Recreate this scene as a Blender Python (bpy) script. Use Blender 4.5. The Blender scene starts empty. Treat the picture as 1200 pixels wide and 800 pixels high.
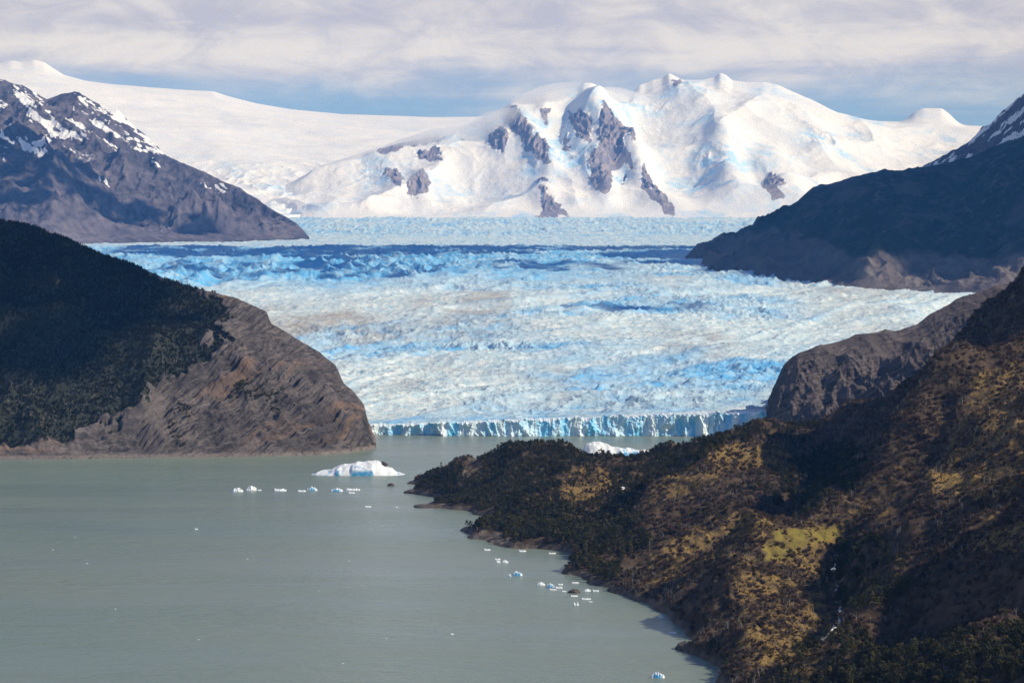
import bpy, math, random
import numpy as np
from mathutils import Vector

random.seed(4)
RNG = np.random.default_rng(11)
S = bpy.context.scene
COL = S.collection

# ------------------------------------------------------------------ survey
# camera stands 200 m above the lake and looks north (+Y); bearings and heights
# were read off the photograph and turned into metres with these two helpers
F = 2823.0           # focal length in photo pixels (1200 wide)
HC = 200.0           # camera height above the lake
YH = 330.0           # photo row of the level horizon

def wx(px, Y): return (np.asarray(px, float) - 600.0) / F * Y
def wz(py, Y): return HC + (YH - np.asarray(py, float)) / F * Y
def lakeY(py): return F * HC / (py - YH)
def topx(X, Y): return 600.0 + X / Y * F
def topy(Z, Y): return YH - (Z - HC) / Y * F

# ------------------------------------------------------------------ noise
_ang = np.linspace(0, 2 * np.pi, 256, endpoint=False)
_gx, _gy = np.cos(_ang).astype(np.float32), np.sin(_ang).astype(np.float32)

def _hash(ix, iy, seed):
    with np.errstate(over='ignore'):
        h = ix.astype(np.uint32) * np.uint32(374761393) + iy.astype(np.uint32) * np.uint32(668265263) + np.uint32((seed * 1274126177) & 0xffffffff)
        h = (h ^ (h >> np.uint32(13))) * np.uint32(1274126177)
        h = h ^ (h >> np.uint32(16))
    return (h & np.uint32(255)).astype(np.intp)

def perlin(x, y, seed=0):
    x = np.asarray(x, np.float64); y = np.asarray(y, np.float64)
    x0 = np.floor(x); y0 = np.floor(y)
    fx = (x - x0).astype(np.float32); fy = (y - y0).astype(np.float32)
    ix = x0.astype(np.int64); iy = y0.astype(np.int64)
    u = fx * fx * fx * (fx * (fx * 6 - 15) + 10); v = fy * fy * fy * (fy * (fy * 6 - 15) + 10)
    def g(dx, dy):
        h = _hash(ix + dx, iy + dy, seed)
        return _gx[h] * (fx - dx) + _gy[h] * (fy - dy)
    a = g(0, 0); b = g(1, 0); c = g(0, 1); d = g(1, 1)
    return ((a + u * (b - a)) * (1 - v) + (c + u * (d - c)) * v) * 1.5

def fbm(x, y, octv=5, seed=0, gain=0.5):
    s = 0; a = 1.0; n = 0; f = 1.0
    for o in range(octv):
        s = s + a * perlin(x * f + 13.7 * o, y * f - 7.3 * o, seed + o); n += a; a *= gain; f *= 2.03
    return s / n

def ridged(x, y, octv=5, seed=0, gain=0.5):
    s = 0; a = 1.0; n = 0; f = 1.0; w = 1.0
    for o in range(octv):
        r = 1 - np.abs(perlin(x * f + 5.1 * o, y * f + 3.9 * o, seed + o)) * 1.6
        r = np.clip(r, 0, 1) ** 2
        s = s + a * r * w; n += a; a *= gain; f *= 2.03; w = np.clip(r * 1.5, 0.15, 1)
    return s / n

def sstep(a, b, x):
    t = np.clip((x - a) / (b - a), 0, 1)
    return t * t * (3 - 2 * t)

def curve(pts, xs, k=0):
    p = sorted(pts); return np.interp(xs, [q[0] for q in p], [q[k + 1] for q in p])

def inpoly(px, py, poly):
    ins = np.zeros(np.shape(px), bool); n = len(poly)
    for i in range(n):
        x0, y0 = poly[i]; x1, y1 = poly[(i + 1) % n]
        if y0 == y1: continue
        c = ((y0 > py) != (y1 > py)) & (px < (x1 - x0) * (py - y0) / (y1 - y0) + x0)
        ins ^= c
    return ins

def polymask(px, py, polys, warp, freq, seed):
    """1 inside any of the outlines, their edges frayed by noise"""
    wxn = px + warp * fbm(px * freq, py * freq * 1.3, 4, seed, 0.62) * 1.6
    wyn = py + warp * 0.8 * fbm(px * freq + 40, py * freq * 1.3 + 9, 4, seed + 7, 0.62) * 1.6
    m = np.zeros(np.shape(px), bool)
    for p in polys: m |= inpoly(wxn, wyn, p)
    return m.astype(np.float32)

def polydist(px, py, line):
    d = np.full(np.shape(px), 1e9)
    for (x0, y0), (x1, y1) in zip(line, line[1:]):
        vx, vy = x1 - x0, y1 - y0
        t = np.clip(((px - x0) * vx + (py - y0) * vy) / (vx * vx + vy * vy), 0, 1)
        d = np.minimum(d, np.hypot(px - x0 - t * vx, py - y0 - t * vy))
    return d

def blur(m, n=2):
    m = m.astype(np.float32)
    for _ in range(n):
        m[1:-1, :] = (m[:-2, :] + 2 * m[1:-1, :] + m[2:, :]) / 4
        m[:, 1:-1] = (m[:, :-2] + 2 * m[:, 1:-1] + m[:, 2:]) / 4
    return m

# ------------------------------------------------------------------ meshes
def tag(o, label, cat, kind=None, group=None):
    o['label'] = label; o['category'] = cat
    if kind: o['kind'] = kind
    if group: o['group'] = group
    return o

def link(o, parent=None):
    COL.objects.link(o)
    if parent: o.parent = parent
    return o

def mesh_np(name, co, quads, mat, attrs=None, smooth=True):
    me = bpy.data.meshes.new(name)
    co = np.ascontiguousarray(co, np.float32); quads = np.ascontiguousarray(quads, np.int32)
    k = quads.shape[1]
    me.vertices.add(len(co)); me.vertices.foreach_set('co', co.ravel())
    me.loops.add(quads.size); me.loops.foreach_set('vertex_index', quads.ravel())
    me.polygons.add(len(quads))
    me.polygons.foreach_set('loop_start', np.arange(0, quads.size, k, dtype=np.int32))
    me.update(calc_edges=True)
    me.polygons.foreach_set('use_smooth', np.full(len(quads), smooth))
    for a, v in (attrs or {}).items():
        at = me.attributes.new(a, 'FLOAT', 'POINT')
        at.data.foreach_set('value', np.ascontiguousarray(v, np.float32).ravel())
    if mat: me.materials.append(mat)
    me.update()
    return me

def grid_quads(R, C):
    i = np.arange(R * C, dtype=np.int32).reshape(R, C)
    return np.stack([i[:-1, :-1], i[:-1, 1:], i[1:, 1:], i[1:, :-1]], -1).reshape(-1, 4)

def grid_obj(name, X, Y, Z, mat, attrs=None, parent=None):
    R, C = X.shape
    me = mesh_np(name, np.stack([X, Y, Z], -1).reshape(-1, 3), grid_quads(R, C), mat, attrs)
    return link(bpy.data.objects.new(name, me), parent)

def gsm(v, sig):
    if sig < .4: return v
    n = int(sig * 3) + 1; k = np.exp(-.5 * (np.arange(-n, n + 1) / sig) ** 2); k /= k.sum()
    return np.convolve(np.pad(v, n, 'reflect', reflect_type='odd'), k, 'valid')

def loft(pxs, lines, subs, crest=-3, sig=(1.2, 12)):
    """surface through cross-country lines, each a list of (bearing, row or height, distance)"""
    Ys, Zs = [], []
    ev = []
    for mode, pts in lines:
        Yl = curve(pts, pxs, 1)
        v = curve(pts, pxs, 0); st = pxs[1] - pxs[0]
        main = len(ev) == len(lines) + crest
        v = gsm(v, (sig[0] if main else sig[1]) / st); Yl = gsm(Yl, sig[1] / st)
        ev.append((Yl, v if mode == 'z' else wz(v, Yl)))
    for i in range(len(ev) - 1):
        (ya, za), (yb, zb) = ev[i], ev[i + 1]
        n = subs[i]
        ts = np.arange(n) / n if i < len(ev) - 2 else np.linspace(0, 1, n)
        for t in ts:
            Ys.append(ya + (yb - ya) * t); Zs.append(za + (zb - za) * t)
    Y = np.array(Ys); Z = np.array(Zs)
    X = wx(pxs[None, :], Y)
    return X, Y, Z

# ------------------------------------------------------------------ materials
class M:
    def __init__(s, name):
        s.m = bpy.data.materials.new(name); s.m.use_nodes = True
        s.nt = s.m.node_tree; s.nt.nodes.clear()
        s.out = s.n('ShaderNodeOutputMaterial')
        s.b = s.n('ShaderNodeBsdfPrincipled')
        s.nt.links.new(s.b.outputs[0], s.out.inputs['Surface'])
        s.pos = s.n('ShaderNodeTexCoord').outputs['Object']
    def n(s, t): return s.nt.nodes.new(t)
    def put(s, sock, v):
        if hasattr(v, 'is_output') or isinstance(v, bpy.types.NodeSocket): s.nt.links.new(v, sock)
        elif isinstance(v, (tuple, list)) and len(v) == 3 and sock.type == 'RGBA': sock.default_value = (*v, 1)
        else: sock.default_value = v
    def noise(s, scale, detail=4, rough=0.55, vec=None, dist=0.0, sc=None):
        v = vec or s.pos
        if sc: 
            mp = s.n('ShaderNodeMapping'); s.put(mp.inputs['Vector'], v); mp.inputs['Scale'].default_value = sc; v = mp.outputs[0]
        t = s.n('ShaderNodeTexNoise'); s.put(t.inputs['Vector'], v)
        t.inputs['Scale'].default_value = scale; t.inputs['Detail'].default_value = detail
        t.inputs['Roughness'].default_value = rough; t.inputs['Distortion'].default_value = dist
        return t.outputs['Fac']
    def voro(s, scale, vec=None, feat='F1'):
        t = s.n('ShaderNodeTexVoronoi'); t.feature = feat; s.put(t.inputs['Vector'], vec or s.pos); t.inputs['Scale'].default_value = scale
        return t.outputs['Distance']
    def math(s, op, a, b=0.0, c=None, clamp=False):
        t = s.n('ShaderNodeMath'); t.operation = op; t.use_clamp = clamp
        s.put(t.inputs[0], a); s.put(t.inputs[1], b)
        if c is not None: s.put(t.inputs[2], c)
        return t.outputs[0]
    def ramp(s, fac, lo, hi):
        t = s.n('ShaderNodeMapRange'); t.interpolation_type = 'SMOOTHSTEP'
        s.put(t.inputs['Value'], fac); s.put(t.inputs['From Min'], lo); s.put(t.inputs['From Max'], hi)
        return t.outputs[0]
    def mix(s, fac, a, b, mode='MIX'):
        t = s.n('ShaderNodeMix'); t.data_type = 'RGBA'; t.blend_type = mode
        s.put(t.inputs[0], fac); s.put(t.inputs[6], a); s.put(t.inputs[7], b)
        return t.outputs[2]
    def attr(s, name):
        t = s.n('ShaderNodeAttribute'); t.attribute_name = name; return t.outputs['Fac']
    def bump(s, h, strength, dist, normal=None):
        t = s.n('ShaderNodeBump'); t.inputs['Strength'].default_value = strength; t.inputs['Distance'].default_value = dist
        s.put(t.inputs['Height'], h)
        if normal: s.put(t.inputs['Normal'], normal)
        return t.outputs[0]
    def done(s, color, rough=0.9, spec=0.2, normal=None):
        s.put(s.b.inputs['Base Color'], color); s.put(s.b.inputs['Roughness'], rough)
        s.b.inputs['Specular IOR Level'].default_value = spec
        if normal: s.put(s.b.inputs['Normal'], normal)
        return s.m

def simple_mat(name, c1, c2, scale=1.0, rough=0.9, spec=0.15):
    m = M(name)
    oi = m.n('ShaderNodeObjectInfo').outputs['Random']
    f = m.math('ADD', m.math('MULTIPLY', m.noise(scale, 3), 0.6), m.math('MULTIPLY', oi, 0.5))
    return m.done(m.mix(m.ramp(f, 0.25, 0.85), c1, c2), rough, spec)

# ------------------------------------------------------------------ light
AZ, EL = math.radians(107), math.radians(39)
LDIR = np.array([math.sin(AZ) * math.cos(EL), math.cos(AZ) * math.cos(EL), math.sin(EL)])
sun = bpy.data.lights.new('sun', 'SUN'); sun.energy = 4.2; sun.angle = math.radians(0.5); sun.color = (1.0, 0.93, 0.77)
so = link(bpy.data.objects.new('sun', sun)); so.rotation_euler = Vector(LDIR).to_track_quat('Z', 'Y').to_euler()
so.location = (3000, 0, 3000)

W = bpy.data.worlds.new('World'); S.world = W; W.use_nodes = True
def build_world():
    nt = W.node_tree; nt.nodes.clear()
    m = M.__new__(M); m.nt = nt
    out = m.n('ShaderNodeOutputWorld'); bg = m.n('ShaderNodeBackground'); nt.links.new(bg.outputs[0], out.inputs[0])
    sky = m.n('ShaderNodeTexSky'); sky.sky_type = 'NISHITA'; sky.sun_disc = False
    sky.sun_elevation = EL; sky.sun_rotation = AZ; sky.altitude = 300; sky.dust_density = 0.3; sky.air_density = 1.0; sky.ozone_density = 2.0
    tc = m.n('ShaderNodeTexCoord').outputs['Generated']
    sp = m.n('ShaderNodeSeparateXYZ'); nt.links.new(tc, sp.inputs[0])
    x, y, z = sp.outputs
    az = m.math('ARCTAN2', x, y)
    e = m.math('ARCSINE', z)
    def vec(a, b, off=0.0):
        c = m.n('ShaderNodeCombineXYZ'); m.put(c.inputs[0], m.math('MULTIPLY', az, a)); m.put(c.inputs[1], m.math('MULTIPLY', e, b)); c.inputs[2].default_value = off
        return c.outputs[0]
    n1 = m.noise(1.0, 5, 0.55, vec(7, 55, 1.3), 0.4)         # long stratus bands
    n2 = m.noise(1.0, 6, 0.6, vec(26, 60, 5.1), 0.6)         # puffs
    n3 = m.noise(1.0, 3, 0.5, vec(4, 110, 8.2), 0.2)         # thin streaks
    ee = m.math('ADD', e, m.math('MULTIPLY', m.math('SUBTRACT', n1, 0.5), 0.035))
    ee = m.math('ADD', ee, m.math('MULTIPLY', m.math('SUBTRACT', n2, 0.5), 0.010))
    cov = m.ramp(ee, 0.069, 0.093)
    cov = m.math('MULTIPLY', cov, 0.95)
    high = m.math('SUBTRACT', 1.0, m.math('MULTIPLY', m.ramp(e, 0.14, 0.30), 0.92))
    cov = m.math('MULTIPLY', cov, high)
    streak = m.math('MULTIPLY', m.ramp(n3, 0.52, 0.72), 0.30)
    cov = m.math('MAXIMUM', cov, streak)
    tone = m.math('ADD', m.math('MULTIPLY', n2, 0.7), m.math('MULTIPLY', n1, 0.5))
    band = m.math('MULTIPLY', m.ramp(e, 0.085, 0.094), m.ramp(e, 0.108, 0.098))
    tone = m.math('ADD', tone, m.math('MULTIPLY', band, 0.12))
    cc = m.mix(m.ramp(tone, 0.48, 0.80), (5.3, 5.2, 6.1), (8.3, 8.0, 7.8))
    base = m.mix(1.0, sky.outputs[0], (0.58, 0.70, 1.04), 'MULTIPLY')
    c = m.mix(cov, base, cc)
    nt.links.new(c, bg.inputs[0]); bg.inputs[1].default_value = 0.1
build_world()

S.view_settings.view_transform = 'Standard'; S.view_settings.look = 'None'
S.view_settings.gamma = 1; S.view_settings.use_curve_mapping = False; S.view_settings.exposure = -0.02
S.render.engine = 'CYCLES'
cy = S.cycles
cy.max_bounces = 4; cy.diffuse_bounces = 2; cy.glossy_bounces = 2; cy.volume_bounces = 3; cy.transmission_bounces = 2; cy.transparent_max_bounces = 6
cy.use_denoising = True; cy.use_adaptive_sampling = False; cy.denoising_input_passes = 'RGB_ALBEDO_NORMAL'; cy.denoising_prefilter = 'NONE'
cy.caustics_reflective = False; cy.caustics_refractive = False

cam = bpy.data.cameras.new('camera'); cam.sensor_width = 36; cam.lens = 36 * F / 1200
cam.shift_y = -(400 - YH) / 1200; cam.clip_start = 1; cam.clip_end = 90000
co = link(bpy.data.objects.new('camera', cam)); co.location = (0, 0, HC); co.rotation_euler = (math.pi / 2, 0, 0)
S.camera = co

# ------------------------------------------------------------------ haze
def build_haze():
    lo, hi = (-16000, -3000, -40.0), (16000, 27000, 2350)
    v = [(x, y, z) for x in (lo[0], hi[0]) for y in (lo[1], hi[1]) for z in (lo[2], hi[2])]
    q = [(0, 1, 3, 2), (4, 6, 7, 5), (0, 4, 5, 1), (2, 3, 7, 6), (0, 2, 6, 4), (1, 5, 7, 3)]
    mm = bpy.data.materials.new('haze'); mm.use_nodes = True; nt = mm.node_tree; nt.nodes.clear()
    o = nt.nodes.new('ShaderNodeOutputMaterial'); p = nt.nodes.new('ShaderNodeVolumePrincipled')
    p.inputs['Color'].default_value = (0.11, 0.40, 1.0, 1); p.inputs['Absorption Color'].default_value = (1, 1, 1, 1)
    p.inputs['Density'].default_value = HAZE; p.inputs['Density Attribute'].default_value = ''
    nt.links.new(p.outputs[0], o.inputs['Volume'])
    me = mesh_np('haze', np.array(v), np.array(q), mm, smooth=False)
    tag(link(bpy.data.objects.new('haze', me)), 'thin blue mountain haze over lake, glacier and peaks', 'haze', 'stuff')
HAZE = 2.4e-5
build_haze()

# ------------------------------------------------------------------ water
def build_water():
    m = M('glacial_water')
    big = m.noise(0.0022, 3, 0.5, sc=(0.35, 1.0, 1)); mid = m.noise(0.012, 4, 0.6, sc=(0.4, 1, 1))
    c = m.mix(m.ramp(m.math('ADD', m.math('MULTIPLY', big, .7), m.math('MULTIPLY', mid, .3)), 0.38, 0.62), (0.190, 0.246, 0.200), (0.216, 0.252, 0.194))
    fine = m.noise(0.32, 4, 0.65, sc=(0.45, 1.0, 1)); w2 = m.noise(0.07, 4, 0.6, sc=(0.45, 1, 1))
    h = m.math('ADD', m.math('MULTIPLY', fine, 0.5), m.math('MULTIPLY', w2, 1.3))
    lane = m.noise(0.0065, 4, 0.6, sc=(.22, 1.3, 1), dist=.8)
    bn = m.n('ShaderNodeBump'); bn.inputs['Distance'].default_value = 1.5; m.put(bn.inputs['Height'], h); m.put(bn.inputs['Strength'], m.math('ADD', .35, m.math('MULTIPLY', m.ramp(lane, .38, .62), .95))); bmp = bn.outputs[0]
    c = m.mix(m.math('MULTIPLY', m.ramp(lane, .58, .40), .22), c, (0.150, 0.205, 0.205))  # calm lanes coloured bluer, sky reflection put into the water colour
    mat = m.done(c, m.math('ADD', 0.20, m.math('MULTIPLY', mid, 0.16)), 0.22, bmp)
    v = [(-14000, -2900, 0), (14000, -2900, 0), (14000, 12000, 0), (-14000, 12000, 0)]
    me = mesh_np('water', np.array(v), np.array([[0, 1, 2, 3]]), mat, smooth=False)
    tag(link(bpy.data.objects.new('water', me)), 'milky grey green glacial lake with small ripples', 'lake', 'structure')
build_water()

# ------------------------------------------------------------------ glacier
def prof(Y):
    return np.interp(Y, [3000, 3150, 3900, 4600, 5700, 6900, 8000, 8700, 9100, 9800, 10500, 12500, 15000, 17000],
                        [22, 27, 52, 92, 168, 226, 285, 322, 338, 352, 376, 470, 598, 680])

FRONT_TOP = [(400, 498, 0), (440, 498, 0), (480, 497, 0), (540, 495, 0), (600, 493, 0), (660, 491, 0), (700, 490, 0), (760, 487, 0), (820, 485, 0), (880, 483, 0), (905, 486, 0), (918, 493, 0), (960, 493, 0)]
def frontY(px):       # plan of the calving front
    px = np.asarray(px, float)
    return np.interp(px, [380, 440, 520, 600, 700, 800, 870, 905, 950], [3170, 3160, 3135, 3128, 3136, 3128, 3100, 3070, 3050])

def ice_mat():
    m = M('glacier_ice')
    blue = m.attr('blue'); dirt = m.attr('dirt'); low = m.attr('low')
    n = m.noise(0.05, 5, 0.65); n2 = m.noise(0.011, 4, 0.6, sc=(1, 0.6, 1)); n3 = m.noise(0.22, 3, 0.6)
    white = m.mix(m.ramp(n, 0.35, 0.7), (0.48, 0.65, 0.72), (0.84, 0.86, 0.81))
    df = m.math('MULTIPLY', dirt, m.ramp(m.math('ADD', n2, m.math('MULTIPLY', n3, .4)), 0.48, 0.85))
    c = m.mix(df, white, (0.43, 0.40, 0.36))
    bf = m.math('MULTIPLY', m.math('ADD', m.math('MULTIPLY', blue, 0.95), m.math('MULTIPLY', low, 0.85)), m.ramp(m.math('ADD', m.math('MULTIPLY', n, .6), m.math('MULTIPLY', n2, .4)), 0.27, 0.60), clamp=True)
    c = m.mix(bf, c, (0.15, 0.47, 0.80))
    return m.done(c, 0.6, 0.3, m.bump(m.math('ADD', n3, m.math('MULTIPLY', n, 2.0)), 0.7, 2.0))

def glacier_relief(X, Y):
    """height of seracs above the mean ice surface, and how open the crevasses are"""
    wx_ = X + 30 * fbm(X / 140, Y / 140, 3, 31); wy_ = Y + 40 * fbm(X / 160, Y / 160, 3, 35)
    broken = sstep(-0.25, 0.35, fbm(X / 800, Y / 900, 4, 41) + 0.35 * sstep(6200, 7800, Y) - 0.15 * sstep(4200, 5200, Y) * (1 - sstep(6200, 6900, Y)))
    r1 = ridged(wx_ / 95, wy_ / 60, 4, 51)
    r2 = ridged(wx_ / 34, wy_ / 22, 3, 61)
    hum = fbm(X / 420, Y / 260, 3, 71)
    r3 = ridged(wx_ / 13, wy_ / 11, 2, 66)
    amp = 0.8 + 0.5 * fbm(X / 300, Y / 300, 2, 68)
    h = amp * (broken * (17 * (r1 - .45) + 10 * (r2 - .4)) + (1 - broken) * (5.0 * (r1 - .4) + 4.5 * (r2 - .4)) + 1.6 * (r3 - .4) * sstep(7000, 3600, Y)) + 15 * hum
    og = (Y * .42 - X * .9) / 150 + 1.6 * fbm(X / 700, Y / 900, 3, 73)
    ogv = ridged(og, X * 0 + Y / 4000, 3, 74) - .45
    h = h + 16 * ogv * sstep(7600, 6500, Y) * (.55 + .9 * fbm(X / 500, Y / 700, 2, 75))
    cre = sstep(0.34, 0.12, r1) * 0.6 + sstep(0.3, 0.1, r2) * 0.4
    broken = np.clip(broken + .5 * ogv * sstep(7600, 6500, Y), 0, 1)
    return h, broken, cre

def build_glacier():
    mat = ice_mat()
    pxs = np.arange(-120, 1330, 1.25)
    # rows spread so that each covers about a third of a photo row
    py = np.interp(np.linspace(0, 1, 900), np.linspace(0, 1, 12), [491, 478, 455, 430, 404, 378, 350, 325, 303, 290, 277, 252])
    Yk = np.linspace(3000, 17000, 4000); pk = YH - (prof(Yk) - HC) / Yk * F
    o = np.argsort(pk)
    Yr = np.maximum.accumulate(np.interp(py, pk[o], Yk[o]))
    Yr = np.interp(np.arange(900), [0, 899], [0, 0]) + np.sort(Yr)
    Y0 = frontY(pxs)
    t = (Yr - Yr[0])[:, None]
    Y = Y0[None, :] + t * (1 - (Y0 - Yr[0]) / (Yr[-1] - Yr[0]))[None, :]
    X = wx(pxs[None, :], Y)
    h, br, cre = glacier_relief(X, Y)
    ft = wz(curve(FRONT_TOP, pxs), Y0)
    d = Y - Y0[None, :]
    near = np.exp(-d / 260.0)
    Z = prof(Y) + (ft - prof(Y0))[None, :] * near + h * (0.25 + 0.75 * sstep(20, 250, d)) - 9 * (1 - sstep(0, 48, d))
    # gentle crown in the middle, shear margin sinking toward the rock walls
    Z += 10 * np.exp(-((X - 100) / 500) ** 2) * sstep(3500, 5000, Y) * (1 - sstep(8000, 9000, Y))
    px = np.broadcast_to(pxs[None, :], Y.shape); ppy = topy(prof(Y), Y)
    # big icefall waves on the upper left; their blue ice also paints cloud shadow
    wav = np.exp(-((px - 360) / 270) ** 2) * np.exp(-((ppy - 316) / 18) ** 2)
    Z += wav * 42 * (ridged(X / 170, Y / 300, 3, 81) - 0.4)
    blue = br * (0.47 + 0.85 * sstep(-0.15, 0.35, fbm(X / 260, Y / 420, 4, 91)))
    blue = np.maximum(blue, wav * 1.3)
    shadow_zone = sstep(286, 289, ppy) * sstep(352, 322, ppy + 14 * fbm(X / 300, Y / 500, 3, 93)) * sstep(830, 640, px)
    blue = np.maximum(blue, shadow_zone * (.95 + .7 * fbm(X / 110, Y / 200, 3, 94)))  # blue ice, deepened in colour where cloud shadow crosses, to tint the shade
    blue += 0.8 * np.exp(-((px - 820) / 150) ** 2 - ((ppy - 437) / 26) ** 2) * (0.5 + fbm(X / 90, Y / 140, 3, 95))
    blue *= 1 - .62 * sstep(279, 270, ppy); flat_ = sstep(290, 287, ppy) * sstep(272, 277, ppy); blue *= 1 - .9 * flat_; Z -= h * .6 * flat_ * 0.9
    dirt = (1 - shadow_zone) * 0.75 * sstep(-0.1, 0.4, fbm(X / 230, Y / 900, 4, 97)) * (1 - sstep(7200, 8000, Y)) + 0.5 * np.exp(-((px - 480) / 160) ** 2 - ((ppy - 385) / 30) ** 2)
    o = grid_obj('glacier', X, Y, Z, mat, {'blue': np.clip(blue, 0, 1), 'dirt': np.clip(dirt, 0, 1), 'low': np.clip(cre * br, 0, 1)})
    tag(o, 'wide crevassed white and blue glacier flowing down to the lake', 'glacier', 'structure')
    # calving front: columns of ice standing in the lake
    cx = np.arange(395, 935, 0.30)
    Yf = frontY(cx)
    ztop = np.interp(cx, pxs, Z[0]) ; ztop = wz(curve(FRONT_TOP, cx), Yf)
    Xf = wx(cx, Yf)
    colr = ridged(Xf / 17, Xf * 0 + 3.3, 3, 111); cw = fbm(Xf / 60, Xf * 0 + 1.1, 3, 112)
    top = ztop * (1 + 0.32 * fbm(Xf / 13, Xf * 0, 3, 113) + 0.30 * cw) + 2.2 * (ridged(Xf / 6, Xf * 0 + 9, 2, 114) - .4)
    n = 44
    vt = np.linspace(0, 1, n)[:, None]
    hh = vt * (top + 2)[None, :] - 2
    warpx = Xf[None, :] + 3.0 * fbm(Xf[None, :] / 20 + 0 * hh, hh / 14, 3, 115)
    prot = (9 + 9 * cw[None, :]) * (ridged(warpx / 46, hh / 60, 3, 116) - .45) + 6 * fbm(warpx / 15, hh / 30, 3, 122) + 2.5 * (ridged(warpx / 9, hh / 24, 3, 117) - .4) + 8 * cw[None, :] + 1.5 * fbm(warpx / 3, hh / 3, 3, 118)
    lean = (1 - vt) ** 2 * 2.0
    Yw = Yf[None, :] - 6 - prot - lean
    rows = [(Xf[None, :] + 0 * hh, Yw, hh)]
    # serrated lip running back onto the ice
    for k, dy in enumerate((2, 5, 9, 14, 20, 28, 40)):
        zz = top + 2.0 * (ridged(Xf / 10 + k * .35, Xf * 0 + dy / 12, 3, 119) - .45) + (ztop - top) * min(1, dy / 30) + (.6 if dy == 40 else 0)
        yy = Yw[-1] + dy * 1.3
        rows.append((Xf[None, :], yy[None, :], zz[None, :]))
    XX = np.concatenate([r[0] for r in rows]); YY = np.concatenate([r[1] for r in rows]); ZZ = np.concatenate([r[2] for r in rows])
    face = np.zeros(XX.shape)
    bl = sstep(-0.15, 0.3, fbm(Xf / 34, Xf * 0 + 7, 4, 120) + 0.12)
    face[:n] = bl[None, :] * (0.85 + 0.9 * fbm(warpx / 12, hh / 20, 3, 121))
    rec = np.zeros(XX.shape); rec[:n] = sstep(2, -5, prot) 
    o2 = grid_obj('ice_cliff', XX, YY, ZZ, cliff_mat(), {'blue': np.clip(face, 0, 1), 'rec': rec}, parent=o)
    return o

def cliff_mat():
    m = M('calving_ice')
    n = m.noise(0.15, 5, 0.6, sc=(1, 1, 0.35)); n2 = m.noise(0.6, 4, 0.6)
    w = m.mix(m.ramp(n2, .35, .7), (0.70, 0.83, 0.88), (0.88, 0.91, 0.91))
    f = m.math('ADD', m.math('MULTIPLY', m.attr('blue'), m.ramp(n, .25, .55)), m.math('MULTIPLY', m.attr('rec'), 0.2), clamp=True)
    c = m.mix(f, w, (0.20, 0.62, 0.92))
    return m.done(c, 0.45, 0.4, m.bump(n2, 0.5, 0.8))
build_glacier()

# ------------------------------------------------------------------ rock materials
def band_vec(m, ax, ay, az, k_along, s_in=None):
    """bedding: coordinate across the strata in x, compressed coordinates along them"""
    sp = m.n('ShaderNodeSeparateXYZ'); m.put(sp.inputs[0], m.pos)
    s = m.math('ADD', m.math('ADD', m.math('MULTIPLY', sp.outputs[0], ax), m.math('MULTIPLY', sp.outputs[1], ay)), m.math('MULTIPLY', sp.outputs[2], az))
    if s_in is not None: s = s_in
    c = m.n('ShaderNodeCombineXYZ'); m.put(c.inputs[0], s)
    m.put(c.inputs[1], m.math('MULTIPLY', sp.outputs[1], k_along)); m.put(c.inputs[2], m.math('MULTIPLY', sp.outputs[0], k_along))
    return c.outputs[0]

def near_rock_mat(name, forest_col, grey, dark, tan, bed=(-0.72, 0.1, 0.75), tan_lo=0.55):
    m = M(name)
    bv = band_vec(m, *bed, 0.12, m.attr('bed'))
    b1 = m.noise(0.045, 4, 0.5, bv, 0.3); b2 = m.noise(0.35, 4, 0.6, bv, 0.8)
    n = m.noise(0.02, 5, 0.65); nf = m.noise(0.3, 4, 0.6)
    c = m.mix(m.ramp(m.math('ADD', m.math('MULTIPLY', b2, .75), m.math('MULTIPLY', nf, .25)), .36, .66), dark, grey)
    c = m.mix(m.math('MULTIPLY', m.ramp(b1, tan_lo, tan_lo + .09), 0.55), c, tan)
    n8 = m.noise(0.008, 4, .6, dist=.5)
    c = m.mix(m.math('MULTIPLY', m.ramp(n, .42, .66), .65), c, dark)
    c = m.mix(m.math('MULTIPLY', m.ramp(n8, .50, .66), .45), c, grey)
    sz = m.n('ShaderNodeSeparateXYZ'); m.put(sz.inputs[0], m.pos)
    c = m.mix(m.math('MULTIPLY', m.ramp(sz.outputs[2], 6.0, 2.0), m.ramp(nf, .25, .6)), c, (0.22, 0.185, 0.165))
    c = m.mix(m.math('MULTIPLY', m.attr('forest'), m.ramp(nf, .25, .5)), c, forest_col)
    h = m.math('ADD', m.math('MULTIPLY', b2, 1.5), m.math('ADD', nf, m.math('MULTIPLY', b1, 3.0)))
    return m.done(c, 0.9, 0.15, m.bump(h, 0.5, 2.2))

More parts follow.
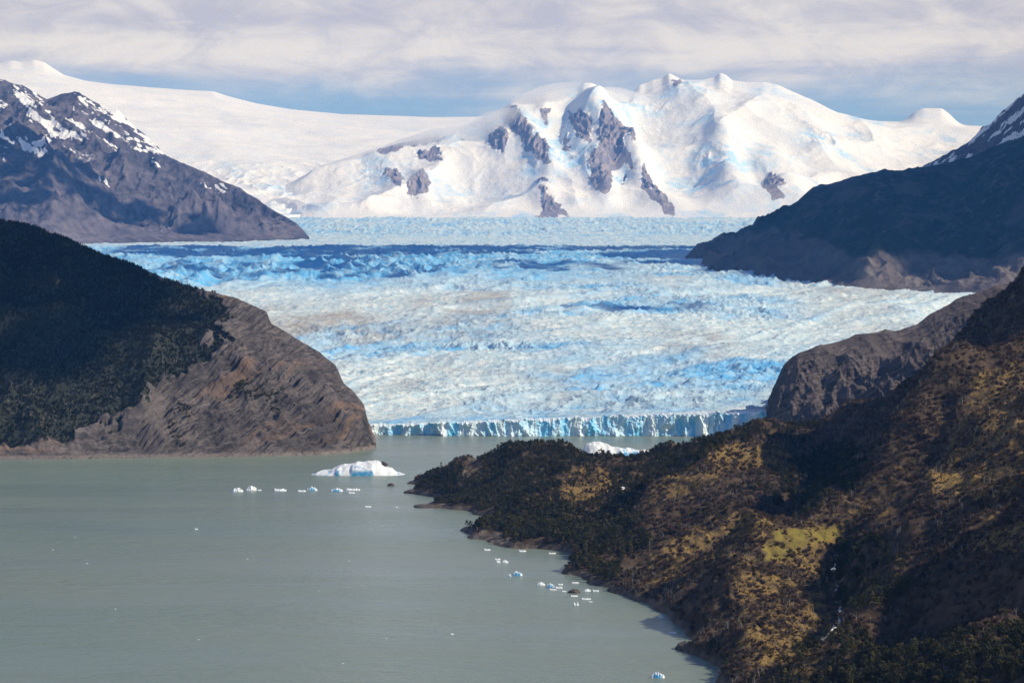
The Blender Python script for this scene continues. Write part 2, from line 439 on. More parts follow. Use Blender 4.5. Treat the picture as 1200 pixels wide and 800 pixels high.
# ------------------------------------------------------------------ left near hill
HILL_CREST = [(-260, 215, 3400), (-120, 235, 3330), (0, 257, 3250), (40, 265, 3220), (80, 279, 3190), (110, 294, 3160), (160, 311, 3120), (200, 330, 3090), (240, 341, 3060), (275, 348, 3040),
              (298, 359, 3025), (313, 367, 3015), (317, 379, 3012), (340, 393, 2995), (375, 413, 2975), (394, 428, 2960), (402, 448, 2950), (414, 458, 2940), (427, 474, 2925), (431, 494, 2910), (436, 515, 2900), (440, 525, 2895)]
SHORE_L = [(-260, 541), (0, 538), (60, 538), (150, 536.5), (240, 535.5), (320, 534.5), (380, 533), (412, 530), (428, 527), (440, 525)]
FOREST_L = [(-300, 100), (230, 335), (262, 358), (250, 378), (262, 392), (225, 425), (195, 445), (170, 470), (120, 490), (85, 505), (40, 515), (0, 520), (-300, 535)]
def build_hill():
    pxs = np.arange(-260, 441, 0.8)
    base = [(p, -4, lakeY(r) - 6) for p, r in SHORE_L]
    foot = [(p, 6, lakeY(r) + 6) for p, r in SHORE_L]
    mid = []
    for p in range(-260, 441, 10):
        yc = curve(HILL_CREST, p, 1); zc = wz(curve(HILL_CREST, p), yc); yb = lakeY(curve(SHORE_L, p))
        mid.append((p, zc * 0.62, yb + (yc - yb) * 0.42))
    back = [(p, wz(r, Y) * .72, Y + 150) for p, r, Y in HILL_CREST]
    end = [(p, -10, Y + 650) for p, r, Y in HILL_CREST]
    X, Y, Z = loft(pxs, [('z', base), ('z', foot), ('z', mid), ('p', HILL_CREST), ('z', back), ('z', end)], [6, 160, 200, 25, 25], sig=(1.2, 3))
    px = np.broadcast_to(pxs, X.shape)
    Zc = wz(curve(HILL_CREST, pxs), curve(HILL_CREST, pxs, 1))[None, :]
    py0 = topy(Z, Y)
    fm = polymask(px, py0, [FOREST_L], 22, 0.03, 201)
    shore = sstep(0, 18, Z)
    crest = 1 - 0.80 * sstep(0.62, 0.99, Z / Zc)
    sbed = (-0.72 * X + 0.1 * Y + 0.75 * Z)
    xr = np.clip((X + 430) / 260, 0, 1.4); sbed = .8 * Z - .74 * 260 * (xr - .48 * xr ** 2)
    sb = sbed + 20 * fbm(X / 130, Y / 130, 3, 205)
    led = ridged(sb / 26, X / 260, 3, 206) - .45
    r = ridged(X / 130 + 0.3 * Z / 130, Y / 170, 5, 207) - .42
    fine = fbm(X / 16, Y / 16, 4, 208)
    rocky = 1 - blur(fm, 4); rocky0 = rocky
    def saw(t):
        f = t - np.floor(t); k = np.floor(t)
        hgt = .45 + .55 * (np.sin(k * 12.9898) * 43758.5453 % 1.0)
        return hgt * (f ** .8) * (1 - sstep(.86, 1.0, f))
    sw = sbed + 8 * fbm(X / 150, Y / 150, 3, 218) + .8 * fbm(X / 14, Y / 14, 3, 219)
    ledge = 7.5 * saw(sw / 21.0) + 2.6 * saw(sw / 7.1 + 3.3)
    dz = ((24 - 12 * rocky0) * r + 3.0 * fine + rocky * (3 * led + 2.5 * fine + 6 * (ridged(X / 48 + Z / 60, Y / 60, 4, 215) - .42) + .8 * ledge) + 10 * fbm(X / 240, Y / 240, 3, 209)) * shore * crest
    # keep the outline close to the surveyed crest
    Z = Z + dz
    Y = Y - rocky * shore * (2 * led + 6 * fbm(X / 40, Z / 40, 4, 211) + 1.3 * ledge)
    X = wx(px, Y)
    mat = near_rock_mat('strata_rock', (0.030, 0.034, 0.022), (0.185, 0.156, 0.148), (0.040, 0.034, 0.035), (0.265, 0.165, 0.110))
    o = grid_obj('hill', X, Y, Z, mat, {'forest': blur(fm, 1), 'bed': sbed + 9 * fbm(X / 90, Y / 90, 3, 217)})
    tag(o, 'dark forested hill with bare banded rock nose dropping into the lake', 'hill', 'structure')
    return X, Y, Z, fm
HX, HY, HZ, HF = build_hill()

# ------------------------------------------------------------------ right rock bluff
def build_bluff():
    CR = [(893, 500, 3060), (899, 478, 3080), (905, 455, 3095), (918, 428, 3110), (935, 413, 3120), (960, 405, 3130), (985, 398, 3150), (1010, 390, 3170), (1050, 386, 3190), (1075, 378, 3200), (1085, 371, 3205),
          (1110, 357, 3220), (1130, 346, 3230), (1155, 339, 3240), (1180, 332, 3250), (1210, 320, 3260), (1270, 298, 3300), (1400, 260, 3400)]
    pxs = np.arange(893, 1400, 0.7)
    base = [(893, -5, 3030), (905, -5, 2990), (940, -5, 2930), (1000, -5, 2880), (1100, -5, 2830), (1200, 0, 2780), (1400, 10, 2700)]
    mid = []
    for p in range(893, 1401, 7):
        yc = curve(CR, p, 1); zc = wz(curve(CR, p), yc); yb = curve(base, p, 1)
        mid.append((p, zc * (0.66 if p < 960 else 0.5), yb + (yc - yb) * 0.5))
    back = [(p, wz(r, Y) * .6, Y + 200) for p, r, Y in CR]; end = [(p, -10, Y + 700) for p, r, Y in CR]
    X, Y, Z = loft(pxs, [('z', base), ('z', mid), ('p', CR), ('z', back), ('z', end)], [120, 160, 25, 20], sig=(1.5, 3))
    px = np.broadcast_to(pxs, X.shape)
    Zc = wz(curve(CR, pxs), curve(CR, pxs, 1))[None, :]
    crest = 1 - 0.9 * sstep(0.6, 0.98, Z / Zc)
    r = ridged(X / 75 + Z / 150, Y / 95, 5, 301) - .42
    kn = fbm(X / 22, Y / 22, 4, 302, .6)
    # deep gully right of the nose, long ramp of scree
    gul = np.exp(-(polydist(px, topy(Z, Y), [(1075, 385), (1020, 425), (995, 470)]) / 14) ** 2)
    gul2 = np.exp(-(polydist(px, topy(Z, Y), [(1120, 365), (1075, 420), (1030, 455)]) / 10) ** 2)
    Z = Z + (40 * r + 11 * kn - 10 * gul - 8 * gul2) * crest * sstep(-5, 20, Z)
    Y = Y - 8 * fbm(X / 30, Z / 30, 4, 305)
    X = wx(px, Y)
    mat = near_rock_mat('bluff_rock', (0.03, 0.035, 0.02), (0.170, 0.138, 0.130), (0.050, 0.040, 0.042), (0.19, 0.13, 0.10), (-0.3, 0.3, 0.9), 0.62)
    o = grid_obj('rock_bluff', X, Y, Z, mat, {'forest': np.zeros(X.shape), 'bed': -.3 * X + .3 * Y + .9 * Z + 8 * fbm(X / 60, Y / 60, 3, 307)})
    tag(o, 'bare brown rock bluff at the right end of the glacier front', 'bluff', 'structure')
build_bluff()

# ------------------------------------------------------------------ far mountains
def far_rock_mat(name, c1, c2, c3, forest=(0.02, 0.03, 0.022)):
    m = M(name)
    n = m.noise(0.004, 6, 0.62); nf = m.noise(0.03, 5, 0.6); bv = band_vec(m, -0.4, 0.15, 0.9, 0.2); b = m.noise(0.012, 5, 0.6, bv, .5)
    c = m.mix(m.ramp(m.math('ADD', m.math('MULTIPLY', nf, .5), m.math('MULTIPLY', b, .5)), .35, .66), c1, c2)
    c = m.mix(m.math('MULTIPLY', m.ramp(n, .48, .66), .7), c, c3)
    c = m.mix(m.math('MULTIPLY', m.attr('forest'), m.ramp(nf, .30, .48)), c, forest)
    c = m.mix(m.math('MULTIPLY', m.attr('scree'), m.ramp(nf, .25, .6)), c, (0.20, 0.17, 0.155))
    geo = m.n('ShaderNodeNewGeometry'); sp = m.n('ShaderNodeSeparateXYZ'); m.put(sp.inputs[0], geo.outputs['Normal'])
    c = m.mix(m.ramp(m.math('ADD', m.attr('snow'), m.math('MULTIPLY', m.math('SUBTRACT', nf, .5), .9)), 0.42, 0.58), c, (0.84, 0.84, 0.85))
    return m.done(c, 0.9, 0.12, m.bump(m.math('ADD', nf, b), 0.7, 9.0))

def build_left_mountain():
    CR = [(-300, 60, 12300), (-100, 80, 12000), (0, 93, 11900), (25, 101, 11850), (55, 118, 11800), (72, 109, 11800), (90, 105, 11780), (115, 116, 11750), (140, 126, 11700), (155, 141, 11650), (175, 161, 11600),
          (200, 181, 11500), (240, 196, 11400), (270, 211, 11300), (300, 229, 11200), (330, 250, 11050), (348, 262, 10950), (356, 270, 10900), (362, 278, 10850)]
    BS = [(-300, 290, 9300), (60, 284, 9700), (100, 281, 9900), (180, 279, 10100), (260, 276, 10500), (320, 274, 10700), (355, 273, 10820), (362, 278, 10840)]
    pxs = np.arange(-300, 362.5, 0.9)
    base = [(p, wz(r, Y) - 25, Y) for p, r, Y in BS]
    M1 = [(-300, 165, 10500), (0, 172, 10550), (20, 168, 10560), (50, 181, 10560), (83, 198, 10560), (117, 217, 10560), (167, 243, 10560), (200, 252, 10600), (260, 262, 10750), (330, 268, 10850), (355, 272, 10860), (362, 278, 10845)]
    M2 = [(-300, 150, 10950), (0, 160, 11000), (50, 168, 11000), (100, 185, 11000), (150, 205, 10980), (200, 228, 10950), (260, 245, 10950), (330, 264, 10920), (355, 271, 10880), (362, 278, 10847)]
    back = [(p, wz(r, Y) - 200, Y + 700) for p, r, Y in CR]; end = [(p, 300, Y + 2500) for p, r, Y in CR]
    X, Y, Z = loft(pxs, [('z', base), ('p', M1), ('p', M2), ('p', CR), ('z', back), ('z', end)], [120, 60, 190, 20, 10], sig=(1.5, 5))
    px = np.broadcast_to(pxs, X.shape); py = topy(Z, Y)
    zb = wz(curve(BS, pxs), curve(BS, pxs, 1))[None, :]; zc = wz(curve(CR, pxs), curve(CR, pxs, 1))[None, :]
    rel = np.clip((Z - zb) / np.maximum(zc - zb, 30), 0, 1)
    win = np.minimum(sstep(0, .15, rel), 1 - .75 * sstep(.8, 1, rel)) * sstep(10, 150, zc - zb)
    q = X * 0.75 + Y * 0.2; p_ = Y * 0.8 - X * .3
    dz = 200 * (ridged(q / 620, p_ / 900, 5, 401) - .42) + 38 * (ridged(X / 160, Y / 230, 4, 405) - .42) + 16 * fbm(X / 40, Y / 40, 3, 407)
    Z = Z + dz * win
    py = topy(Z, Y)
    polys = [[(10, 100), (45, 112), (52, 125), (70, 150), (85, 165), (60, 160), (35, 140), (18, 115)], [(115, 110), (140, 125), (155, 145), (185, 170), (180, 180), (150, 160), (128, 140)],
             [(0, 150), (15, 160), (40, 165), (65, 162), (45, 172), (75, 190), (60, 188), (30, 172), (0, 163)], [(95, 97), (118, 135), (113, 158), (108, 150), (108, 138)],
             [(225, 215), (265, 216), (268, 223), (250, 224)], [(95, 197), (128, 212), (132, 219), (110, 208)], [(165, 183), (185, 186), (195, 195), (175, 192)], [(145, 165), (170, 180), (165, 184)], [(60, 140), (100, 165), (90, 168), (70, 160)], [(290, 227), (302, 230), (298, 234)]]
    sn = polymask(px, py, polys, 9, 0.09, 411) * sstep(-.28, .05, fbm((Z + .62 * X) / 26, X / 120, 4, 419, .6)); sn = blur(sn, 1)
    spk = sstep(.02, .34, fbm(X / 75 + Z / 60, Y / 150, 5, 413, .6)) * sstep(250, 110, py) * 0.95
    spk = np.maximum(spk * .45, .70 * sstep(.0, .2, fbm((Z + .62 * X) / 40 + fbm(X / 200, Y / 200, 3, 418), X / 230, 5, 417, .65)) * sstep(250, 150, py) * sstep(340, 180, px) * sstep(-.3, .1, fbm(X / 300, Y / 400, 3, 420)))
    fr = (ridged(X / 120, Y / 160, 3, 415) < .35) * .15
    mat = far_rock_mat('far_rock', (0.050, 0.048, 0.068), (0.180, 0.156, 0.178), (0.074, 0.070, 0.098))
    zero = np.zeros(X.shape)
    o = grid_obj('mountain', X, Y, Z, mat, {'snow': np.clip(np.maximum(sn * .9, spk) - fr, 0, 1), 'forest': zero, 'scree': zero})
    tag(o, 'brown grey rocky mountain with streaks of old snow beyond the forested hill', 'mountain', 'structure')
build_left_mountain()

def build_right_mountain():
    CR = [(793, 303, 8250), (800, 298, 8230), (815, 291, 8200), (835, 282, 8100), (870, 267, 8000), (900, 254, 7900), (925, 242, 7850), (938, 233, 7800), (955, 222, 7750), (975, 217, 7700), (1000, 207, 7650), (1030, 200, 7650), (1060, 200, 7700),
          (1083, 197, 7750), (1133, 187, 7800), (1167, 172, 7850), (1200, 156, 7900), (1260, 135, 8000), (1500, 80, 8400)]
    BS = [(793, 303, 8150), (800, 306, 7700), (810, 317, 7200), (850, 328, 6600), (900, 332, 6350), (950, 336, 6150), (1000, 339, 6000), (1050, 342, 5880), (1110, 347, 5700), (1150, 350, 5600), (1250, 354, 5500), (1500, 358, 5400)]
    pxs = np.arange(793, 1500, 0.9)
    base = [(p, wz(r, Y) - 22, Y) for p, r, Y in BS]
    mid = []
    for p in range(793, 1501, 7):
        yc = curve(CR, p, 1); rc = curve(CR, p); yb = curve(BS, p, 1); rb = curve(BS, p)
        mid.append((p, rb + (rc - rb) * (.42), yb + (yc - yb) * .30))
    back = [(p, wz(r, Y) - 150, Y + 600) for p, r, Y in CR]; end = [(p, 100, Y + 2500) for p, r, Y in CR]
    X, Y, Z = loft(pxs, [('z', base), ('p', mid), ('p', CR), ('z', back), ('z', end)], [150, 190, 20, 10], sig=(1.2, 3))
    px = np.broadcast_to(pxs, X.shape)
    zb = wz(curve(BS, pxs), curve(BS, pxs, 1))[None, :]; zc = wz(curve(CR, pxs), curve(CR, pxs, 1))[None, :]
    rel = np.clip((Z - zb) / np.maximum(zc - zb, 30), 0, 1)
    win = np.minimum(sstep(0, .12, rel), 1 - .7 * sstep(.8, 1, rel)) * sstep(8, 120, zc - zb)
    dz = 90 * (ridged(X / 480, Y / 700, 5, 501) - .42) + 26 * (ridged(X / 120, Y / 150, 4, 505) - .42) + 10 * fbm(X / 35, Y / 35, 3, 507)
    Z = Z + dz * win
    py = topy(Z, Y)
    fo = polymask(px, py, [[(850, 280), (880, 275), (905, 270), (950, 280), (985, 290), (1015, 300), (1040, 297), (1080, 300), (1130, 303), (1200, 300), (1500, 310), (1500, 60), (1200, 145), (1000, 195), (900, 245), (850, 270)]], 14, 0.04, 511)
    fo = fo * (1 - .5 * sstep(.1, .4, fbm(X / 160, Y / 200, 4, 513)))
    sc = polymask(px, py, [[(1015, 300), (1070, 298), (1060, 320), (1120, 330), (1110, 345), (1000, 338)], [(1080, 302), (1150, 303), (1180, 312), (1130, 330), (1090, 315)], [(1170, 300), (1260, 300), (1250, 340), (1180, 345)]], 10, 0.05, 515) * (.5 + fbm(X / 60, Y / 300, 3, 517))
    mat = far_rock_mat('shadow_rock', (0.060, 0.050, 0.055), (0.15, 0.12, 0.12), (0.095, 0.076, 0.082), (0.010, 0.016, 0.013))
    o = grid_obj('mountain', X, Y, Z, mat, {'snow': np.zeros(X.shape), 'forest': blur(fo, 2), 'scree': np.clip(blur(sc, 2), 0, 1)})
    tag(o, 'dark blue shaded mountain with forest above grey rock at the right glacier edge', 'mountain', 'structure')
    # snow dusted shoulder behind it
    CR = [(1030, 225, 10000), (1060, 210, 10000), (1085, 192, 10050), (1110, 178, 10100), (1135, 163, 10150), (1150, 150, 10200), (1162, 143, 10220), (1175, 130, 10250), (1200, 107, 10300), (1260, 70, 10400), (1500, 20, 10800)]
    pxs = np.arange(1030, 1500, 0.9)
    base = [(p, 250, 8600) for p in (1030, 1500)]
    back = [(p, wz(r, Y) - 150, Y + 600) for p, r, Y in CR]; end = [(p, 100, Y + 2500) for p, r, Y in CR]
    X, Y, Z = loft(pxs, [('z', base), ('p', CR), ('z', back), ('z', end)], [240, 20, 10])
    zc = wz(curve(CR, pxs), curve(CR, pxs, 1))[None, :]
    rel = np.clip((Z - 250) / (zc - 250), 0, 1)
    Z = Z + (110 * (ridged(X / 420, Y / 600, 5, 521) - .42) + 40 * (ridged(X / 110, Y / 140, 4, 523) - .42) + 12 * fbm(X / 30, Y / 30, 3, 524)) * (1 - .75 * sstep(.8, 1, rel))
    sn = .74 * sstep(-.06, .22, fbm((Z - .9 * X) / 30, X / 120, 5, 525, .65)) * sstep(430, 640, Z) + .25 * sstep(.45, .2, ridged(X / 110, Y / 140, 4, 523))
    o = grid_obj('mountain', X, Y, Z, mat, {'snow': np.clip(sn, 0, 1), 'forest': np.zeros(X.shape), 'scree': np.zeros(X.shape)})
    tag(o, 'steep blue shaded mountain shoulder dusted with snow at the upper right edge', 'mountain', 'structure')
build_right_mountain()

def snow_mat():
    m = M('snow_and_rock')
    nf = m.noise(0.02, 6, 0.65); nb = m.noise(0.0035, 5, 0.6); n3 = m.noise(0.006, 6, 0.7, sc=(1, .7, 1.4), dist=.6)
    snow = m.mix(m.ramp(nb, .35, .65), (0.76, 0.77, 0.79), (0.84, 0.82, 0.79))
    ice = m.math('MULTIPLY', m.attr('ice'), m.ramp(n3, .42, .62))
    c = m.mix(ice, snow, (0.36, 0.62, 0.86))  # blue of serac ice, and of shade painted into snow hollows
    rock = m.mix(m.ramp(nf, .35, .65), (0.21, 0.185, 0.205), (0.40, 0.35, 0.355))
    ns = m.noise(0.016, 6, 0.7, sc=(1, .35, .4), dist=.8)
    rf = m.ramp(m.math('ADD', m.math('MULTIPLY', m.attr('rock'), .80), m.math('ADD', m.math('MULTIPLY', m.math('SUBTRACT', nf, .5), .8), m.math('MULTIPLY', m.math('SUBTRACT', ns, .5), 1.1))), .43, .58)
    rock = m.mix(m.ramp(ns, .4, .62), rock, (0.22, 0.21, 0.27))
    c = m.mix(rf, c, rock)
    return m.done(c, 0.8, 0.15, m.bump(m.math('ADD', nf, m.math('MULTIPLY', n3, 2)), 0.28, 12))

ROCKS = [[(596, 133), (603, 128), (612, 142), (620, 160), (626, 172), (640, 176), (647, 190), (636, 193), (622, 182), (611, 165), (598, 152), (590, 145)], [(573, 160), (586, 153), (596, 163), (595, 170), (588, 180), (577, 172)], [(634, 128), (641, 126), (643, 138), (636, 138)],
         [(665, 130), (678, 135), (694, 152), (690, 170), (682, 165), (672, 152)], [(658, 160), (668, 162), (668, 178), (660, 175)], [(700, 165), (706, 143), (711, 142), (722, 158), (735, 175), (748, 198), (744, 204), (733, 190), (730, 200), (720, 202), (705, 188)],
         [(692, 196), (715, 196), (718, 220), (712, 230), (698, 222), (690, 208)], [(692, 217), (699, 222), (697, 229)], [(629, 212), (640, 218), (643, 224), (634, 222)], [(636, 230), (648, 238), (662, 246), (667, 254), (655, 250), (650, 257), (624, 257), (636, 248)],
         [(753, 210), (760, 216), (768, 226), (778, 236), (790, 245), (790, 253), (778, 252), (772, 240), (758, 230), (752, 222)], [(448, 199), (460, 197), (474, 208), (470, 220), (460, 214)], [(475, 226), (490, 212), (502, 212), (502, 224), (485, 231)],
         [(440, 178), (470, 166), (510, 160), (525, 163), (505, 168), (480, 170), (455, 180)], [(485, 185), (515, 180), (518, 188), (500, 190)], [(892, 217), (900, 206), (908, 212), (922, 232), (912, 235), (897, 226)], 
         [(785, 95), (797, 93), (798, 105), (790, 103)], [(660, 145), (664, 150), (660, 156)], [(720, 215), (735, 214), (735, 217)]]
def build_snow_mountain():
    CR = [(300, 235, 16400), (340, 215, 16600), (380, 192, 16900), (430, 176, 17100), (480, 165, 17300), (520, 156, 17500), (560, 143, 17600), (585, 133, 17700), (600, 124, 17700), (612, 120, 17750), (640, 107, 17900), (662, 103, 18000), (676, 102, 18050), (684, 96, 18050), (694, 97, 18050), (705, 103, 18100), (722, 110, 18200), (738, 116, 18300),
          (743, 107, 18600), (750, 99, 18700), (757, 97, 18700), (765, 93, 18700), (776, 91, 18700), (784, 85, 18700), (791, 89, 18700), (800, 94, 18700), (812, 95, 18750), (826, 95, 18800), (837, 92, 18800), (844, 86, 18800), (851, 88, 18800), (858, 94, 18800), (875, 96, 18800), (895, 95, 18800), (910, 98, 18800), (922, 104, 18800),
          (940, 113, 18800), (960, 122, 18800), (980, 132, 18900), (1000, 138, 19000), (1050, 144, 19200), (1150, 150, 19400), (1300, 156, 19500)]
    BS = [(300, 262, 14800), (420, 258, 14900), (600, 256, 15000), (800, 255, 15000), (1000, 254, 14900), (1300, 254, 14800)]
    pxs = np.arange(300, 1200, 0.8)
    base = [(p, wz(r, Y) - 30, Y) for p, r, Y in BS]
    M1 = []; M2 = []
    crs = lambda q: float(np.mean([curve(CR, q + d) for d in range(-34, 35, 4)])) + 3
    for p in range(300, 1301, 5):
        yc = curve(CR, p, 1); rc = curve(CR, p); yb = curve(BS, p, 1); rb = curve(BS, p)
        M1.append((p, rb + (rc - rb) * .28, yb + (yc - yb) * .38)); rc2 = max(crs(p), rc + 1.5); M2.append((p, rb + (rc2 - rb) * .90, yb + (yc - yb) * .84))
    back = [(p, wz(r, Y) - 200, Y + 900) for p, r, Y in CR]; end = [(p, 500, Y + 2500) for p, r, Y in CR]
    X, Y, Z = loft(pxs, [('z', base), ('p', M1), ('p', M2), ('p', CR), ('z', back), ('z', end)], [110, 220, 60, 20, 10])
    px = np.broadcast_to(pxs, X.shape); py = topy(Z, Y)
    zb = wz(curve(BS, pxs), curve(BS, pxs, 1))[None, :]; zc = wz(curve(CR, pxs), curve(CR, pxs, 1))[None, :]
    rel = np.clip((Z - zb) / np.maximum(zc - zb, 60), 0, 1)
    win = np.minimum(sstep(0.02, .15, rel), 1 - .8 * sstep(.82, 1, rel)) * sstep(40, 300, zc - zb)
    rk = blur(polymask(px, py, ROCKS, 4.5, 0.12, 601), 1)
    ribs = 0
    for ln, a, w in (([(600, 125), (612, 150), (628, 172), (645, 190)], 120, 16), ([(575, 140), (585, 165)], 60, 12), ([(690, 120), (708, 145), (728, 178), (748, 204)], 170, 18), ([(700, 196), (712, 225)], 90, 14), ([(740, 200), (770, 230), (790, 250)], 80, 16),
                     ([(636, 225), (648, 245), (660, 255)], 60, 14), ([(455, 200), (465, 215)], 40, 12), ([(490, 210), (495, 228)], 40, 12), ([(845, 180), (855, 215), (900, 250)], 110, 24), ([(800, 110), (850, 150), (850, 180)], 60, 26), ([(440, 178), (520, 160)], 40, 12), ([(900, 190), (940, 245)], 70, 20), ([(640, 125), (665, 135), (680, 165)], 60, 12)):
        ribs = ribs + a * np.exp(-(polydist(px, py, ln) / w) ** 2)
    hollow = 150 * np.exp(-((px - 660) / 26) ** 2 - ((py - 150) / 30) ** 2) + 90 * np.exp(-((px - 890) / 26) ** 2 - ((py - 222) / 16) ** 2) + 60 * np.exp(-((px - 560) / 30) ** 2 - ((py - 215) / 20) ** 2)
    dz = .9 * ribs - hollow + 95 * (ridged(X / 900, Y / 1200, 4, 611, .33) - .42) + 60 * fbm(X / 700, Y / 900, 3, 612) + (5 + 22 * sstep(.1, .5, fbm(X / 500, Y / 700, 4, 619))) * (ridged(X / 170, Y / 260, 4, 613) - .42) + rk * 40 * (ridged(X / 60, Y / 120, 4, 615) - .3) + 3 * fbm(X / 45, Y / 60, 3, 616)
    Z = Z + dz * win
    py2 = topy(Z, Y)
    rk = blur(np.maximum(rk, polymask(px, py2, ROCKS, 6.0, 0.10, 601)), 4)
    spots = .5 * sstep(.35, .6, fbm(X / 90, Y / 120, 4, 617)) * np.exp(-((px - 650) / 90) ** 2 - ((py - 160) / 50) ** 2)
    ice = sstep(-.15, .4, fbm(X / 500, Y / 700, 4, 619)) * .8 + .5 * np.exp(-((px - 660) / 40) ** 2 - ((py - 160) / 30) ** 2) + .4 * np.exp(-((px - 860) / 40) ** 2 - ((py - 215) / 40) ** 2) + .3 * np.exp(-((px - 550) / 60) ** 2 - ((py - 218) / 15) ** 2)  # serac ice, plus blue shade of the hollows painted into the snow
    o = grid_obj('snow_mountain', X, Y, Z, snow_mat(), {'rock': np.clip(rk + spots, 0, 1), 'ice': np.clip(ice, 0, 1)})
    tag(o, 'broad white snow mountain with dark rock ribs above the glacier', 'mountain', 'structure')

def build_icefield():
    CR = [(-200, 70, 22500), (-40, 76, 22500), (0, 74, 22500), (12, 71, 22500), (25, 73, 22500), (40, 70, 22500), (52, 73, 22500), (62, 80, 22500), (75, 88, 22500), (100, 95, 22500), (130, 99, 22500), (180, 103, 22500), (225, 106, 22500), (250, 107, 22500), (265, 112, 22500), (300, 121, 22500), (340, 128, 22500), (400, 134, 22500), (500, 137, 22500), (600, 137, 22500), (800, 138, 22500), (1000, 141, 22500), (1055, 143, 22500),
          (1064, 138, 22500), (1072, 131, 22500), (1082, 127, 22500), (1104, 127, 22500), (1113, 134, 22500), (1122, 143, 22500), (1130, 147, 22500), (1160, 148, 22500), (1300, 150, 22500)]
    pxs = np.arange(-200, 1300, 1.2)
    base = [(-200, 300, 12500), (280, 340, 13200), (420, 380, 14500), (1300, 380, 14500)]
    M1 = [(-200, 240, 15500), (250, 236, 15800), (330, 240, 15600), (420, 240, 16000), (600, 220, 17500), (900, 200, 18500), (1300, 210, 18500)]
    M2 = [(-200, 150, 18500), (100, 152, 18500), (250, 175, 18200), (400, 180, 18500), (600, 175, 19000), (1000, 165, 20000), (1300, 165, 20000)]
    back = [(p, wz(r, Y) - 100, Y + 1200) for p, r, Y in CR]; end = [(p, 700, Y + 3500) for p, r, Y in CR]
    M3 = [(q, float(np.mean([curve(CR, q + d) for d in range(-60, 61, 6)])) + 8, 21600) for q in range(-200, 1301, 8)]
    M3 = [(q, max(r, float(curve(CR, q)) + 3), Y) for q, r, Y in M3]
    X, Y, Z = loft(pxs, [('z', base), ('p', M1), ('p', M2), ('p', M3), ('p', CR), ('z', back), ('z', end)], [80, 150, 150, 30, 10, 6], sig=(2.0, 40))
    zc = wz(curve(CR, pxs), curve(CR, pxs, 1))[None, :]
    px = np.broadcast_to(pxs, X.shape); py = topy(Z, Y)
    rel = np.clip(Z / zc, 0, 1); win = 1 - .9 * sstep(.85, 1, rel)
    sm = sstep(178, 222, py + 14 * fbm(X / 600, Y / 600, 3, 709))
    Z = Z + win * (70 * fbm(X / 1500, Y / 1500, 4, 701) + (2 + 32 * sm) * (ridged(X / 220, Y / 300, 4, 703) - .42) + 2 * fbm(X / 60, Y / 60, 3, 704))
    ice = .75 * sm * sstep(-.2, .4, fbm(X / 350, Y / 500, 4, 705)) + .25 * sstep(.1, .5, fbm(X / 600, Y / 700, 4, 706))
    o = grid_obj('icefield', X, Y, Z, snow_mat(), {'rock': np.zeros(X.shape), 'ice': np.clip(ice, 0, 1)})
    tag(o, 'smooth white icefield plateau stretching across the far skyline', 'icefield', 'structure')
build_snow_mountain(); build_icefield()
def build_mist():
    mm = bpy.data.materials.new('spindrift'); mm.use_nodes = True; nt = mm.node_tree; nt.nodes.clear()
    o = nt.nodes.new('ShaderNodeOutputMaterial'); p = nt.nodes.new('ShaderNodeVolumePrincipled')
    p.inputs['Color'].default_value = (1, 1, 1, 1); p.inputs['Density'].default_value = 0.0030; p.inputs['Density Attribute'].default_value = ''
    p.inputs['Anisotropy'].default_value = 0.2
    nt.links.new(p.outputs[0], o.inputs['Volume'])
    import bmesh
    bm = bmesh.new(); bmesh.ops.create_icosphere(bm, subdivisions=4, radius=1)
    for v in bm.verts: v.co *= 1 + .22 * float(fbm(np.array(v.co.x * 1.6 + v.co.z), np.array(v.co.y * 1.6 - v.co.z), 3, 808))
    me = bpy.data.meshes.new('mist'); bm.to_mesh(me); bm.free(); me.materials.append(mm)
    for px, py, Y, w, h, d, rz, lab in [(575, 150, 17350, 110, 34, 420, 20, 'soft white drifting snow along the left shoulder of the snow mountain'), (640, 112, 17950, 90, 22, 380, 14, 'veil of blowing snow under the first summit of the snow mountain'), (722, 116, 18150, 90, 24, 420, -10, 'blowing snow in the saddle between the two summits'),
                                        (505, 165, 17200, 120, 22, 400, 12, 'faint ground drift on the low left ridge of the snow mountain'), (935, 128, 18650, 120, 22, 420, -18, 'blowing snow trailing off the right shoulder of the snow mountain'), (760, 150, 17900, 130, 40, 300, -8, 'thin cloud against the upper face of the snow mountain')]:
        k = Y / F
        ob = link(bpy.data.objects.new('mist', me)); ob.location = (wx(px, Y), Y, wz(py, Y)); ob.scale = (w * k * .5, d, h * k * .5); ob.rotation_euler = (0, math.radians(-rz), 0)
        tag(ob, lab, 'mist', 'stuff')
build_mist()

